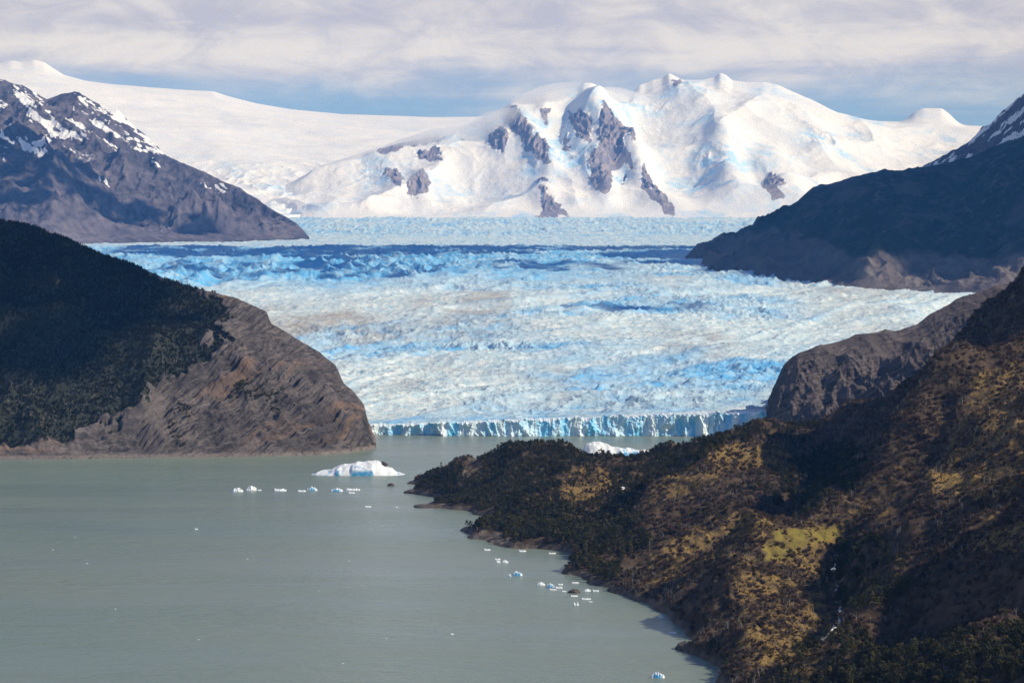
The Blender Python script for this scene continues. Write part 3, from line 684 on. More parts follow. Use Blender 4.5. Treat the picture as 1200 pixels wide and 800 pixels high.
# ------------------------------------------------------------------ near headland
def build_headland():
    cp = []
    def P(px, py, Y): cp.append((wx(px, Y), Y, wz(py, Y)))
    def Q(px, z, Y): cp.append((wx(px, Y), Y, z))
    shore = [(840, 800), (835, 778), (799, 762), (806, 745), (790, 730), (765, 714), (740, 703), (715, 694), (690, 684), (655, 672), (664, 655), (655, 645), (600, 642), (575, 638), (545, 630), (537, 622), (558, 603), (530, 597), (492, 593), (512, 583), (481, 577), (502, 571), (481, 566)]
    for p, r in shore: Q(p, 0.0, lakeY(r))
    for p, r in shore: Q(p - 16, -9, lakeY(r) - 14)
    for p, Y in ((520, 2430), (560, 2480), (640, 2480), (700, 2450), (760, 2450), (820, 2500), (880, 2560), (945, 2650)): Q(p, 0, Y)
    for p, Y in ((450, 2480), (560, 2580), (700, 2560), (820, 2600), (900, 2700)): Q(p, -12, Y)
    for a in [(520, 548, 2340), (548, 526, 2330), (576, 545, 2330), (610, 521, 2300), (640, 509, 2280), (664, 509, 2270), (690, 529, 2280), (715, 545, 2290), (755, 529, 2300), (820, 517, 2330), (870, 506, 2350), (905, 498, 2380), (945, 504, 2400), (971, 506, 2400),
              (560, 580, 2200), (620, 560, 2180), (600, 592, 2080), (650, 570, 2080), (700, 562, 2120), (728, 577, 2050), (770, 560, 2030), (620, 625, 1900), (700, 620, 1850), (760, 600, 1850),
              (860, 527, 2050), (900, 520, 2080), (830, 551, 1980), (790, 572, 1930), (940, 532, 2100), (985, 480, 2350), (1028, 468, 2300), (1067, 464, 2250), (1088, 449, 2200), (1124, 401, 2150), (1148, 368, 2120), (1172, 346, 2110), (1200, 329, 2100), (1260, 288, 2100),
              (1109, 442, 1750), (1154, 425, 1720), (1200, 421, 1700), (1260, 412, 1700), (1150, 500, 1550), (1200, 500, 1520), (1100, 560, 1450), (985, 542, 1850), (1050, 510, 1800), (1000, 575, 1650), (940, 580, 1750), (870, 590, 1750), (800, 630, 1690),
              (1040, 585, 1560), (940, 628, 1500), (890, 640, 1500), (862, 650, 1480), (845, 690, 1450), (810, 690, 1500), (870, 690, 1400), (960, 720, 1270), (920, 780, 1140), (980, 690, 1330), (1010, 640, 1440), (1050, 650, 1360), (1100, 640, 1320), (1150, 612, 1300), (1200, 590, 1270), (750, 670, 1620),
              (1150, 710, 1120), (1200, 725, 1080), (1080, 730, 1140), (1050, 765, 1080), (1200, 800, 950), (1000, 800, 1060), (1100, 800, 1000), (900, 800, 1130)]: P(*a)
    for a in [(1150, 132, 1900), (1100, 100, 1950), (1330, 142, 1180), (1290, 119, 1130), (1330, 305, 1960), (1280, 245, 1970), (1450, 360, 1960), (1450, 150, 1250), (1450, 120, 1000), (1330, 138, 1500), (1450, 165, 1500), (1330, 310, 2100), (1300, 290, 2210), (1100, 60, 2500), (1250, 140, 2500), (950, 20, 2560), (1300, 100, 2750), (1000, 30, 2750), (900, 5, 1000), (1050, 14, 900), (1300, 42, 850), (780, -10, 1000), (1450, 250, 2000), (1450, 150, 2700)]: Q(*a)  # includes unseen knolls beyond the right edge, raised to shade hollow and ridge
    for a in [(1100, 465, 1700), (1075, 505, 1660), (1055, 540, 1630), (1038, 572, 1600), (850, 682, 1440)]: P(*a)
    for a in [(1000, 52, 1760), (1040, 70, 1800), (1075, 88, 1830), (820, 12, 1470)]: Q(*a)
    cp = np.array(cp)
    D = np.hypot(cp[:, None, 0] - cp[None, :, 0], cp[:, None, 1] - cp[None, :, 1]) / 100.0
    n = len(cp); beta = 1.5
    A = np.zeros((n + 1, n + 1)); A[:n, :n] = -D ** beta; A[:n, n] = 1; A[n, :n] = 1
    A[:n, :n] += 0.001 * np.eye(n)
    w = np.linalg.solve(A, np.concatenate([cp[:, 2], [0]]))
    pxs = np.arange(440, 1440, 1.0)
    Yr = np.exp(np.linspace(math.log(860), math.log(2760), 1050))
    Y = np.repeat(Yr[:, None], len(pxs), 1); X = wx(pxs[None, :], Y)
    Z = np.full(X.shape, w[n])
    for k in range(n):
        Z += w[k] * -(np.hypot(X - cp[k, 0], Y - cp[k, 1]) / 100.0) ** beta
    land = sstep(-2, 14, Z)
    Z = Z - 5 * sstep(15, 30, Z) * sstep(2000, 2150, Y) * (1 - sstep(980, 1060, topx(X, Y)))
    Z = Z + land * (17 * (ridged(X / 105, Y / 105, 4, 801) - .42) + 5.0 * fbm(X / 40, Y / 40, 4, 803) + 1.3 * fbm(X / 7, Y / 7, 3, 805)) + 1.6 * fbm(X / 22, Y / 22, 4, 807)
    Z = np.where(Z > 0, Z + 3.5 * (1 - np.exp(-Z / 1.2)) - 1.5 * sstep(4, 20, Z), Z)
    Z = np.maximum(Z, -14)
    def feature(pts, amp, w, side=0.0):
        L = [(float(wx(a, b)), float(b)) for a, b in pts]
        return 1.5 * amp * np.exp(-(polydist(X, Y, L) / w) ** 2)
    Z = Z + sstep(3, 16, Z) * (feature([(955, 2300), (962, 2000), (955, 1780), (880, 1680), (800, 1640), (730, 1640)], -16, 26) + feature([(985, 1500), (980, 1350), (970, 1240), (930, 1180)], -9, 17)
        + feature([(985, 1540), (920, 1510), (880, 1490), (862, 1440), (850, 1360), (850, 1250)], 9, 20) + feature([(905, 2080), (860, 2010), (815, 1930), (770, 1890)], 9, 24) + feature([(1110, 1760), (1080, 1680), (1055, 1620), (1030, 1570)], 15, 22)
        + feature([(1040, 1860), (1010, 1790), (985, 1730)], -13, 24) + feature([(1230, 1290), (1160, 1320), (1090, 1330), (1040, 1370)], 9, 20) + feature([(1130, 1480), (1060, 1480), (1010, 1440)], -9, 18) + feature([(760, 1760), (720, 1720), (690, 1700)], 7, 18) + feature([(640, 2040), (610, 1980), (575, 1930)], 7, 18)
        + feature([(700, 1950), (660, 1880)], -7, 16) + feature([(1110, 1180), (1060, 1150), (1010, 1120)], -6, 16) + feature([(960, 1120), (920, 1090)], 5, 14))
    px = np.broadcast_to(pxs, X.shape); py = topy(Z, Y)
    GR = [[(750, 590), (755, 578), (790, 553), (830, 536), (862, 518), (905, 518), (935, 530), (910, 548), (870, 548), (840, 566), (800, 592)], [(1085, 565), (1120, 490), (1150, 432), (1260, 420), (1260, 570), (1130, 585)], [(850, 645), (900, 618), (990, 615), (965, 642), (962, 700), (990, 745), (960, 800), (875, 800), (868, 740)],
          [(1115, 655), (1160, 612), (1260, 590), (1260, 625), (1180, 650)], [(740, 690), (770, 640), (860, 600), (930, 605), (860, 640), (800, 690)], [(1000, 700), (1010, 675), (1060, 665), (1050, 695)], [(640, 600), (655, 560), (680, 550), (740, 560), (700, 590), (660, 590)], [(1000, 560), (1060, 540), (1040, 600), (1000, 605)], [(535, 560), (548, 530), (570, 540), (555, 555)]]
    gm = blur(polymask(px, py, GR, 16, 0.03, 811), 2)
    green = (.35 + .65 * sstep(-.25, .15, fbm(X / 9, Y / 9, 3, 822))) * blur(polymask(px, py, [[(893, 640), (910, 622), (985, 616), (985, 628), (940, 640), (925, 655), (895, 658)]], 5, 0.08, 813), 1)
    rockm = np.clip(sstep(4.5, 2.0, Z) * .8 + polymask(px, py, [[(540, 560), (545, 532), (556, 532), (566, 545), (548, 562)], [(655, 520), (662, 510), (676, 512), (686, 524)], [(545, 630), (540, 615), (600, 628), (620, 642)]], 5, .08, 815) * .8, 0, 1)
    o = grid_obj('headland', X, Y, Z, headland_mat(), {'grass': gm, 'green': green, 'rock': rockm})
    tag(o, 'scrub covered headland of dark trees and golden grass reaching into the lake', 'headland', 'structure')
    return X, Y, Z, gm, green, rockm

def headland_mat():
    m = M('headland_ground')
    n = m.noise(0.12, 5, 0.65); n2 = m.noise(0.022, 4, 0.6); nf = m.noise(0.8, 3, 0.6)
    soil = m.mix(m.ramp(n, .35, .65), (0.042, 0.030, 0.022), (0.105, 0.072, 0.048))
    gold = m.mix(m.ramp(nf, .35, .65), (0.15, 0.095, 0.036), (0.34, 0.232, 0.084))
    gf = m.math('MULTIPLY', m.ramp(m.math('ADD', m.math('ADD', m.math('MULTIPLY', n, .55), m.math('MULTIPLY', n2, .45)), m.math('MULTIPLY', m.attr('grass'), .13)), .56, .69), 0.82)
    c = m.mix(gf, soil, gold)
    c = m.mix(m.math('MULTIPLY', m.attr('green'), m.ramp(n, .3, .5)), c, (0.23, 0.185, 0.045))
    rk = m.mix(m.ramp(n, .35, .65), (0.085, 0.068, 0.056), (0.20, 0.16, 0.13))
    c = m.mix(m.attr('rock'), c, rk)
    return m.done(c, 0.95, 0.1, m.bump(m.math('ADD', n, m.math('MULTIPLY', nf, .3)), .8, 1.5))
NX, NY, NZ, NG, NGR, NRK = build_headland()

# ------------------------------------------------------------------ vegetation
LEAF = simple_mat('beech_leaves', (0.026, 0.027, 0.013), (0.070, 0.068, 0.030), 0.7)
LEAFO = simple_mat('olive_leaves', (0.050, 0.046, 0.020), (0.125, 0.105, 0.042), 0.7)
TWIG = simple_mat('bare_twigs', (0.085, 0.056, 0.044), (0.20, 0.135, 0.100), 0.7)
BARK = simple_mat('bark', (0.05, 0.04, 0.033), (0.12, 0.10, 0.085), 2.0)
GREYW = simple_mat('bleached_wood', (0.16, 0.14, 0.13), (0.36, 0.32, 0.29), 2.0)
GOLD = simple_mat('tussock', (0.15, 0.095, 0.037), (0.36, 0.25, 0.092), 2.0)

def tube(pts, rad, sides=6):
    V, Q = [], []
    for i, (p, r) in enumerate(zip(pts, rad)):
        for k in range(sides):
            a = 2 * math.pi * k / sides; V.append((p[0] + r * math.cos(a), p[1] + r * math.sin(a), p[2]))
    for i in range(len(pts) - 1):
        for k in range(sides):
            a = i * sides + k; b = i * sides + (k + 1) % sides; Q.append((a, b, b + sides, a + sides))
    return V, Q

def trunk_mesh(name, h, r, rng, mat, limbs=3):
    V, Q = tube([(0, 0, -.4), (.05 * h * rng.uniform(-1, 1), .05 * h * rng.uniform(-1, 1), h * .4), (.08 * h * rng.uniform(-1, 1), .08 * h * rng.uniform(-1, 1), h * .85)], [r, r * .7, r * .25])
    for k in range(limbs):
        a = rng.uniform(0, 6.28); z0 = h * rng.uniform(.25, .6); L = h * rng.uniform(.25, .42)
        v, q = tube([(0, 0, z0), (math.cos(a) * L * .5, math.sin(a) * L * .5, z0 + L * .45), (math.cos(a) * L, math.sin(a) * L, z0 + L)], [r * .4, r * .28, r * .1], 5)
        b = len(V); V += v; Q += [tuple(i + b for i in t) for t in q]
    return mesh_np(name, np.array(V), np.array(Q), mat)

def crown_mesh(name, h, w, rng, mat, clumps=26, leaves=16, size=.42, low=.18):
    V, Q = [], []
    for c in range(clumps):
        a = rng.uniform(0, 6.28); zz = rng.uniform(low, 1.0)
        rmax = math.sin(math.pi * min(1, (zz - low) / (1 - low) * .8 + .18)) ** .7
        rr = w * .5 * rmax * rng.uniform(.35, 1.0)
        cx, cy_, cz = rr * math.cos(a), rr * math.sin(a), zz * h
        cs = w * rng.uniform(.12, .24)
        for l in range(leaves):
            d = rng.normal(size=3); d /= np.linalg.norm(d) + 1e-6
            p = np.array([cx, cy_, cz]) + d * cs * rng.uniform(.5, 1.0) * np.array([1, 1, .7])
            u = rng.normal(size=3); u -= d * u.dot(d) * .6; u /= np.linalg.norm(u) + 1e-6
            v = np.cross(d, u); v /= np.linalg.norm(v) + 1e-6
            s = size * rng.uniform(.5, 1.2)
            b = len(V)
            V += [tuple(p - u * s * .6 - v * s * .4), tuple(p + u * s * .5 - v * s * .5), tuple(p + u * s * .7 + v * s * .4), tuple(p - u * s * .4 + v * s * .6)]
            Q.append((b, b + 1, b + 2, b + 3))
    return mesh_np(name, np.array(V), np.array(Q), mat, smooth=False)

def shrub_mesh(name, h, w, rng, mat, stems=60):
    V, Q = [], []
    for k in range(stems):
        a = rng.uniform(0, 6.28); r0 = rng.uniform(0, .2) * w; r1 = w * .5 * math.sqrt(rng.uniform(.05, 1)); t = h * rng.uniform(.5, 1) * (1 - .35 * (2 * r1 / w) ** 2)
        p0 = np.array([r0 * math.cos(a), r0 * math.sin(a), -.2]); p1 = np.array([r1 * math.cos(a + .3), r1 * math.sin(a + .3), t])
        s = np.array([-math.sin(a), math.cos(a), 0]) * rng.uniform(.05, .13)
        mid = p0 * .45 + p1 * .55 + np.array([0, 0, h * .12])
        b = len(V); V += [tuple(p0 - s), tuple(p0 + s), tuple(mid + s * 1.3), tuple(mid - s * 1.3)]; Q.append((b, b + 1, b + 2, b + 3))
        for j in range(3):
            e = mid + (p1 - mid) * rng.uniform(.6, 1.1) + rng.normal(size=3) * w * .12; ss = rng.normal(size=3) * .09
            b = len(V); V += [tuple(mid - ss), tuple(mid + ss), tuple(e + ss * .6), tuple(e - ss * .6)]; Q.append((b, b + 1, b + 2, b + 3))
    return mesh_np(name, np.array(V), np.array(Q), mat, smooth=False)

def tuft_mesh(name, h, w, rng, mat, n=26):
    V, Q = [], []
    for k in range(n):
        a = rng.uniform(0, 6.28); r = w * .5 * rng.uniform(.3, 1); s = np.array([-math.sin(a), math.cos(a), 0]) * .16
        p0 = np.array([.3 * r * math.cos(a), .3 * r * math.sin(a), -.1]); p1 = np.array([r * math.cos(a), r * math.sin(a), h * rng.uniform(.5, 1)])
        b = len(V); V += [tuple(p0 - s), tuple(p0 + s), tuple(p1 + s * .3), tuple(p1 - s * .3)]; Q.append((b, b + 1, b + 2, b + 3))
    return mesh_np(name, np.array(V), np.array(Q), mat, smooth=False)

rg = np.random.default_rng(77)
def joined(name, meshes):
    import bmesh
    bm = bmesh.new(); me = bpy.data.meshes.new(name)
    mats = []
    for m in meshes:
        n0 = len(bm.faces); bm.from_mesh(m); bm.faces.ensure_lookup_table()
        mats.append(m.materials[0])
        for f in bm.faces[n0:]: f.material_index = len(mats) - 1
    bm.to_mesh(me); bm.free()
    for m in mats: me.materials.append(m)
    return me
TREES = []                       # (trunk mesh, crown mesh)
for i in range(7):
    h = rg.uniform(4.5, 7.0); wd = h * rg.uniform(.6, .85)
    TREES.append((trunk_mesh('trunk', h, .16, rg, BARK), crown_mesh('crown', h, wd, rg, LEAF if i % 3 else LEAFO, low=.12)))
SHRUBS = [shrub_mesh('shrub', rg.uniform(2.2, 3.6), rg.uniform(3.0, 4.6), rg, TWIG) for _ in range(5)]
SNAGS = [trunk_mesh('snag', rg.uniform(3.5, 6), .15, rg, GREYW, 4) for _ in range(4)]
TUFTS = [tuft_mesh('tuft', rg.uniform(.7, 1.1), rg.uniform(1.2, 1.8), rg, GOLD) for _ in range(3)]
SHADEL = simple_mat('shaded_beech_leaves', (0.018, 0.015, 0.007), (0.030, 0.026, 0.012), 0.7)  # beech leaves darkened in colour to deepen the shade on the hill
DARKT = [crown_mesh('dark_crown', 6.0, rg.uniform(4.2, 5.6), rg, SHADEL, 30, 16, .5, 0.0) for _ in range(4)]
BUSH = [crown_mesh('bush', 2.2, 3.2, rg, LEAFO if i % 2 else LEAF, 16, 14, .36, 0.0) for i in range(4)]

def proto_collection(name, meshes):
    c = bpy.data.collections.new(name)
    for i, m in enumerate(meshes):
        o = bpy.data.objects.new('%s_%02d' % (name, i), m); c.objects.link(o)
    return c

def gn_scatter(name, pts, rot, scl, idx, coll):
    me = bpy.data.meshes.new(name); me.vertices.add(len(pts)); me.vertices.foreach_set('co', np.ascontiguousarray(pts, np.float32).ravel())
    for a, t, v in (('rot', 'FLOAT', rot), ('scl', 'FLOAT', scl), ('idx', 'INT', idx)):
        at = me.attributes.new(a, t, 'POINT'); at.data.foreach_set('value', np.ascontiguousarray(v, np.float32 if t == 'FLOAT' else np.int32))
    o = link(bpy.data.objects.new(name, me))
    ng = bpy.data.node_groups.new(name, 'GeometryNodeTree')
    ng.interface.new_socket('Geometry', in_out='INPUT', socket_type='NodeSocketGeometry'); ng.interface.new_socket('Geometry', in_out='OUTPUT', socket_type='NodeSocketGeometry')
    N = ng.nodes.new; gi = N('NodeGroupInput'); go = N('NodeGroupOutput'); ip = N('GeometryNodeInstanceOnPoints'); ci = N('GeometryNodeCollectionInfo')
    ci.inputs['Collection'].default_value = coll; ci.inputs['Separate Children'].default_value = True; ci.inputs['Reset Children'].default_value = True
    def na(nm, dt):
        a = N('GeometryNodeInputNamedAttribute'); a.data_type = dt; a.inputs['Name'].default_value = nm
        return [s for s in a.outputs if s.enabled and s.name == 'Attribute'][0]
    ip.inputs['Pick Instance'].default_value = True
    cx = N('ShaderNodeCombineXYZ'); L = ng.links.new
    L(na('rot', 'FLOAT'), cx.inputs[2]); L(cx.outputs[0], ip.inputs['Rotation']); L(na('scl', 'FLOAT'), ip.inputs['Scale']); L(na('idx', 'INT'), ip.inputs['Instance Index'])
    L(gi.outputs[0], ip.inputs['Points']); L(ci.outputs[0], ip.inputs['Instance']); L(ip.outputs[0], go.inputs[0])
    md = o.modifiers.new('scatter', 'NODES'); md.node_group = ng
    return o

def scatter(X, Y, Z, wgt, n, rng):
    """random spots on a surface, density per square metre following wgt"""
    a = np.abs((X[:-1, 1:] - X[:-1, :-1]) * (Y[1:, :-1] - Y[:-1, :-1])) * wgt[:-1, :-1]
    c = np.cumsum(a.ravel()); k = np.searchsorted(c, rng.random(n) * c[-1])
    r, q = np.unravel_index(k, a.shape); s, t = rng.random(n), rng.random(n)
    def bl(A): return (A[r, q] * (1 - t) + A[r, q + 1] * t) * (1 - s) + (A[r + 1, q] * (1 - t) + A[r + 1, q + 1] * t) * s
    return np.stack([bl(X), bl(Y), bl(Z)], -1), r, q

def plant_headland():
    rng = np.random.default_rng(5)
    PX = topx(NX, NY); PY = topy(NZ, NY)
    dens = fbm(NX / 60, NY / 60, 4, 901); d2 = fbm(NX / 25, NY / 25, 3, 903)
    woods = polymask(PX, PY, [[(470, 575), (520, 545), (600, 515), (700, 520), (760, 520), (830, 505), (930, 495), (960, 510), (900, 515), (840, 535), (780, 560), (740, 600), (760, 650), (700, 680), (660, 660), (600, 640), (560, 620)],
                             [(890, 800), (930, 745), (990, 740), (1060, 760), (1200, 740), (1300, 740), (1300, 900), (890, 900)], [(965, 700), (985, 640), (1060, 640), (1060, 690), (1010, 730)], [(905, 590), (920, 540), (1000, 520), (1010, 560), (960, 600)]], 18, .03, 905)
    land = (NZ > 2.2) * 1.0
    open_ = np.clip(1 - .85 * NG - NGR, 0, 1) * (1 - .8 * NRK)
    tw = land * open_ * (woods * sstep(-.5, .1, d2) * 1.0 + (1 - woods) * .22 * sstep(.0, .35, dens)) * np.where(NY > 1900, 1.9, 1.0)
    pts, r, c = scatter(NX, NY, NZ, tw, 27000, rng)
    k = rng.integers(0, 7, len(pts)); sc = rng.uniform(.55, 1.15, len(pts)) * np.where(woods[r, c] > .5, 1, .75) * np.where(pts[:, 1] > 1950, .68, 1.0)
    # the nearest and largest stand as trees of their own
    px = topx(pts[:, 0], pts[:, 1]); py = topy(pts[:, 2], pts[:, 1])
    vis = (px > 850) & (px < 1215) & (py > 600) & (py < 830)
    size = np.where(vis, sc / pts[:, 1], 0)
    big = np.argsort(-size)[:240]
    rest = np.setdiff1d(np.arange(len(pts)), big)
    cT = proto_collection('beech', [joined('beech', t) for t in TREES])
    tag(gn_scatter('forest', pts[rest], rng.uniform(0, 6.28, len(rest)), sc[rest], k[rest], cT), 'dense dark evergreen wood covering the headland', 'forest', 'stuff')
    first = {}
    for i in big:
        kk = int(k[i])
        root = bpy.data.objects.new('beech_tree', None); link(root)
        root.empty_display_size = 1; root.location = pts[i]; root.rotation_euler = (0, 0, float(rng.uniform(0, 6.28))); root.scale = (float(sc[i]),) * 3
        link(bpy.data.objects.new('trunk', TREES[kk][0]), root); link(bpy.data.objects.new('crown', TREES[kk][1]), root)
        tag(root, ('olive' if kk % 3 == 0 else 'dark green') + ' bushy evergreen tree on the near slope at lower right', 'tree', None, ('olive' if kk % 3 == 0 else 'dark green') + ' trees on the near slope')
    sw = land * np.clip(1 - .30 * NG - NGR * .7, .0, 1) * (1 - .7 * NRK) * (1 - .75 * woods) * sstep(-.45, .15, d2)
    pts, r, c = scatter(NX, NY, NZ, sw, 50000, rng)
    cS = proto_collection('shrub', SHRUBS + BUSH[:2])
    ix = np.where(rng.random(len(pts)) < .82, rng.integers(0, 5, len(pts)), rng.integers(5, 7, len(pts)))
    tag(gn_scatter('scrub', pts, rng.uniform(0, 6.28, len(pts)), rng.uniform(.4, 1.0, len(pts)), ix, cS), 'bare brown and purple scrub over the headland slopes', 'scrub', 'stuff')
    gw = land * np.clip(NG * .9 + .25 * sstep(.05, .3, dens), 0, 1) * sstep(-.3, .25, fbm(NX / 14, NY / 14, 3, 921)) * (1 - NGR)
    pts, r, c = scatter(NX, NY, NZ, gw, 30000, rng)
    cG = proto_collection('tuft', TUFTS)
    tag(gn_scatter('grass', pts, rng.uniform(0, 6.28, len(pts)), rng.uniform(.6, 1.4, len(pts)), rng.integers(0, 3, len(pts)), cG), 'golden dry tussock grass on sunny parts of the headland', 'grass', 'stuff')
    dw = land * (1 - woods) * (1 - NGR) * sstep(-.2, .2, fbm(NX / 90, NY / 90, 3, 909))
    pts, r, c = scatter(NX, NY, NZ, dw, 8000, rng)
    cD = proto_collection('snag', SNAGS)
    tag(gn_scatter('dead_wood', pts, rng.uniform(0, 6.28, len(pts)), rng.uniform(.6, 1.2, len(pts)), rng.integers(0, 4, len(pts)), cD), 'bleached grey dead trunks standing among the scrub', 'dead trees', 'stuff')
    # left hill forest
    cF = proto_collection('dark_beech', DARKT)
    fw = HF * sstep(-.75, -.2, fbm(HX / 40, HY / 40, 3, 911)) * (HZ > 6)
    pts, r, c = scatter(HX, HY, HZ, fw, 90000, rng)
    tag(gn_scatter('forest', pts, rng.uniform(0, 6.28, len(pts)), rng.uniform(.28, .55, len(pts)), rng.integers(0, 4, len(pts)), cF), 'dark closed forest on the hill across the lake', 'forest', 'stuff')
    rw = (1 - HF) * sstep(.25, .5, fbm(HX / 70, HY / 70, 4, 913)) * (HZ > 8) * sstep(420, 250, topx(HX, HY))
    pts, r, c = scatter(HX, HY, HZ, rw, 1500, rng)
    cB = proto_collection('bush', BUSH)
    tag(gn_scatter('scrub', pts, rng.uniform(0, 6.28, len(pts)), rng.uniform(.6, 1.3, len(pts)), rng.integers(0, 4, len(pts)), cB), 'scattered dark bushes on the banded rock of the hill', 'scrub', 'stuff')
plant_headland()

# ------------------------------------------------------------------ icebergs and rocks
def berg_mat():
    m = M('iceberg_ice')
    n = m.noise(0.25, 5, 0.6); n2 = m.noise(0.09, 4, .6, dist=1.0)
    c = m.mix(m.ramp(n, .3, .7), (0.78, 0.84, 0.88), (0.90, 0.90, 0.89))
    c = m.mix(m.math('MULTIPLY', m.attr('blue'), m.ramp(n, .2, .5)), c, (0.06, 0.34, 0.62))
    return m.done(c, .4, .4, m.bump(n, .5, .6))
BERG = berg_mat()
ROCKM = (lambda m: m.done(m.mix(m.ramp(m.noise(.6, 5, .6), .35, .65), (.05, .04, .036), (.15, .12, .10)), .85, .2))(M('shore_rock'))

def berg_mesh(name, W_, D_, outline, seed, rough=.12, blue_spans=(), nx=90, ny=44, bh=.34):
    """ice block: ridge line height along x from outline, steep front, sloping back, foot under water"""
    xs = np.linspace(-.5, .5, nx); ds = np.linspace(0, 1, ny)
    hx = np.interp(xs, [p[0] for p in outline], [p[1] for p in outline])
    half = np.sqrt(np.clip(1 - (2 * xs) ** 2, 0.02, 1)) ** .7
    Xg = np.repeat(xs[None, :] * W_, ny, 0)
    front = np.interp(ds, [0, .06, .16, .4, .62, 1], [0, .3, .5, 1.0, .85, 0])[:, None]
    sharp = np.zeros(nx)
    for a, b in blue_spans: sharp = np.maximum(sharp, sstep(a - .03, a + .01, xs) * sstep(b + .03, b - .01, xs))
    steep = np.interp(ds, [0, .04, .1, .4, .62, 1], [0, .52, .62, 1.0, .85, 0])[:, None]
    f = front * (1 - sharp) + steep * sharp
    Yg = (ds[:, None] - .42) * D_ * half[None, :]
    Hm = max(p[1] for p in outline)
    Zg = hx[None, :] * f
    Zg = Zg + Hm * rough * (fbm(Xg / (W_ * .12) + seed, Yg / (W_ * .12), 4, seed) * 1.4 + (ridged(Xg / (W_ * .2) + seed, Yg / (W_ * .2), 3, seed + 3) - .45)) * sstep(0, .2, f)
    Zg = Zg - .04 * Hm - .25 * Hm * (f < .001)
    edge = bh * Hm * (1 + 1.3 * fbm(Xg / (W_ * .09) + seed, Yg / (W_ * .2), 3, seed + 12))
    blue = sharp[None, :] * sstep(edge + .08 * Hm, edge - .08 * Hm, Zg) * (ds[:, None] < .36)
    cr = sstep(.12, .02, np.abs(perlin(Xg / (W_ * .22), Yg / (W_ * .3), seed + 9))) * .6 * (rough > .04) * (fbm(Xg / W_ * 3, Yg / W_ * 3, 2, seed + 5) > 0)
    me = mesh_np(name, np.stack([Xg, Yg, Zg], -1).reshape(-1, 3), grid_quads(ny, nx), BERG, {'blue': np.clip(np.maximum(blue, cr), 0, 1)})
    return me

def put_berg(name, px, py, wpx, hpx, label, outline=None, seed=1, depth=.55, spans=(), group=None, cat='iceberg', rough=.14, nx=60, ny=30):
    Y = lakeY(py); s = Y / F
    Wm, Hm = wpx * s, hpx * s
    ol = outline or [(-.5, .05), (-.38, .55), (-.2, .8), (-.05, 1.0), (.15, .75), (.35, .6), (.46, .3), (.5, .05)]
    ol = [(a, b * Hm) for a, b in ol]
    D_ = max(Wm * depth, Hm * 1.2)
    me = berg_mesh(name, Wm, D_, ol, seed, rough, spans, nx, ny, .34 if cat == 'iceberg' else .62)
    o = link(bpy.data.objects.new(name, me)); o.location = (wx(px, Y), Y + D_ * .3, 0)
    tag(o, label, cat, None, group)
    return o, Wm, Hm, D_

def blob_mesh(name, r, sq, seed, mat):
    import bmesh
    bm = bmesh.new(); bmesh.ops.create_icosphere(bm, subdivisions=3, radius=1)
    rr = np.random.default_rng(seed); off = rr.uniform(0, 50, 3)
    for v in bm.verts:
        p = np.array(v.co); d = 1 + .35 * float(fbm(np.array(p[0] * 1.3 + off[0] + p[2]), np.array(p[1] * 1.3 + off[1] - p[2] * .7), 4, seed))
        v.co = Vector((p[0] * d * r * sq[0], p[1] * d * r * sq[1], p[2] * d * r * sq[2]))
    me = bpy.data.meshes.new(name); bm.to_mesh(me); bm.free(); me.materials.append(mat)
    return me

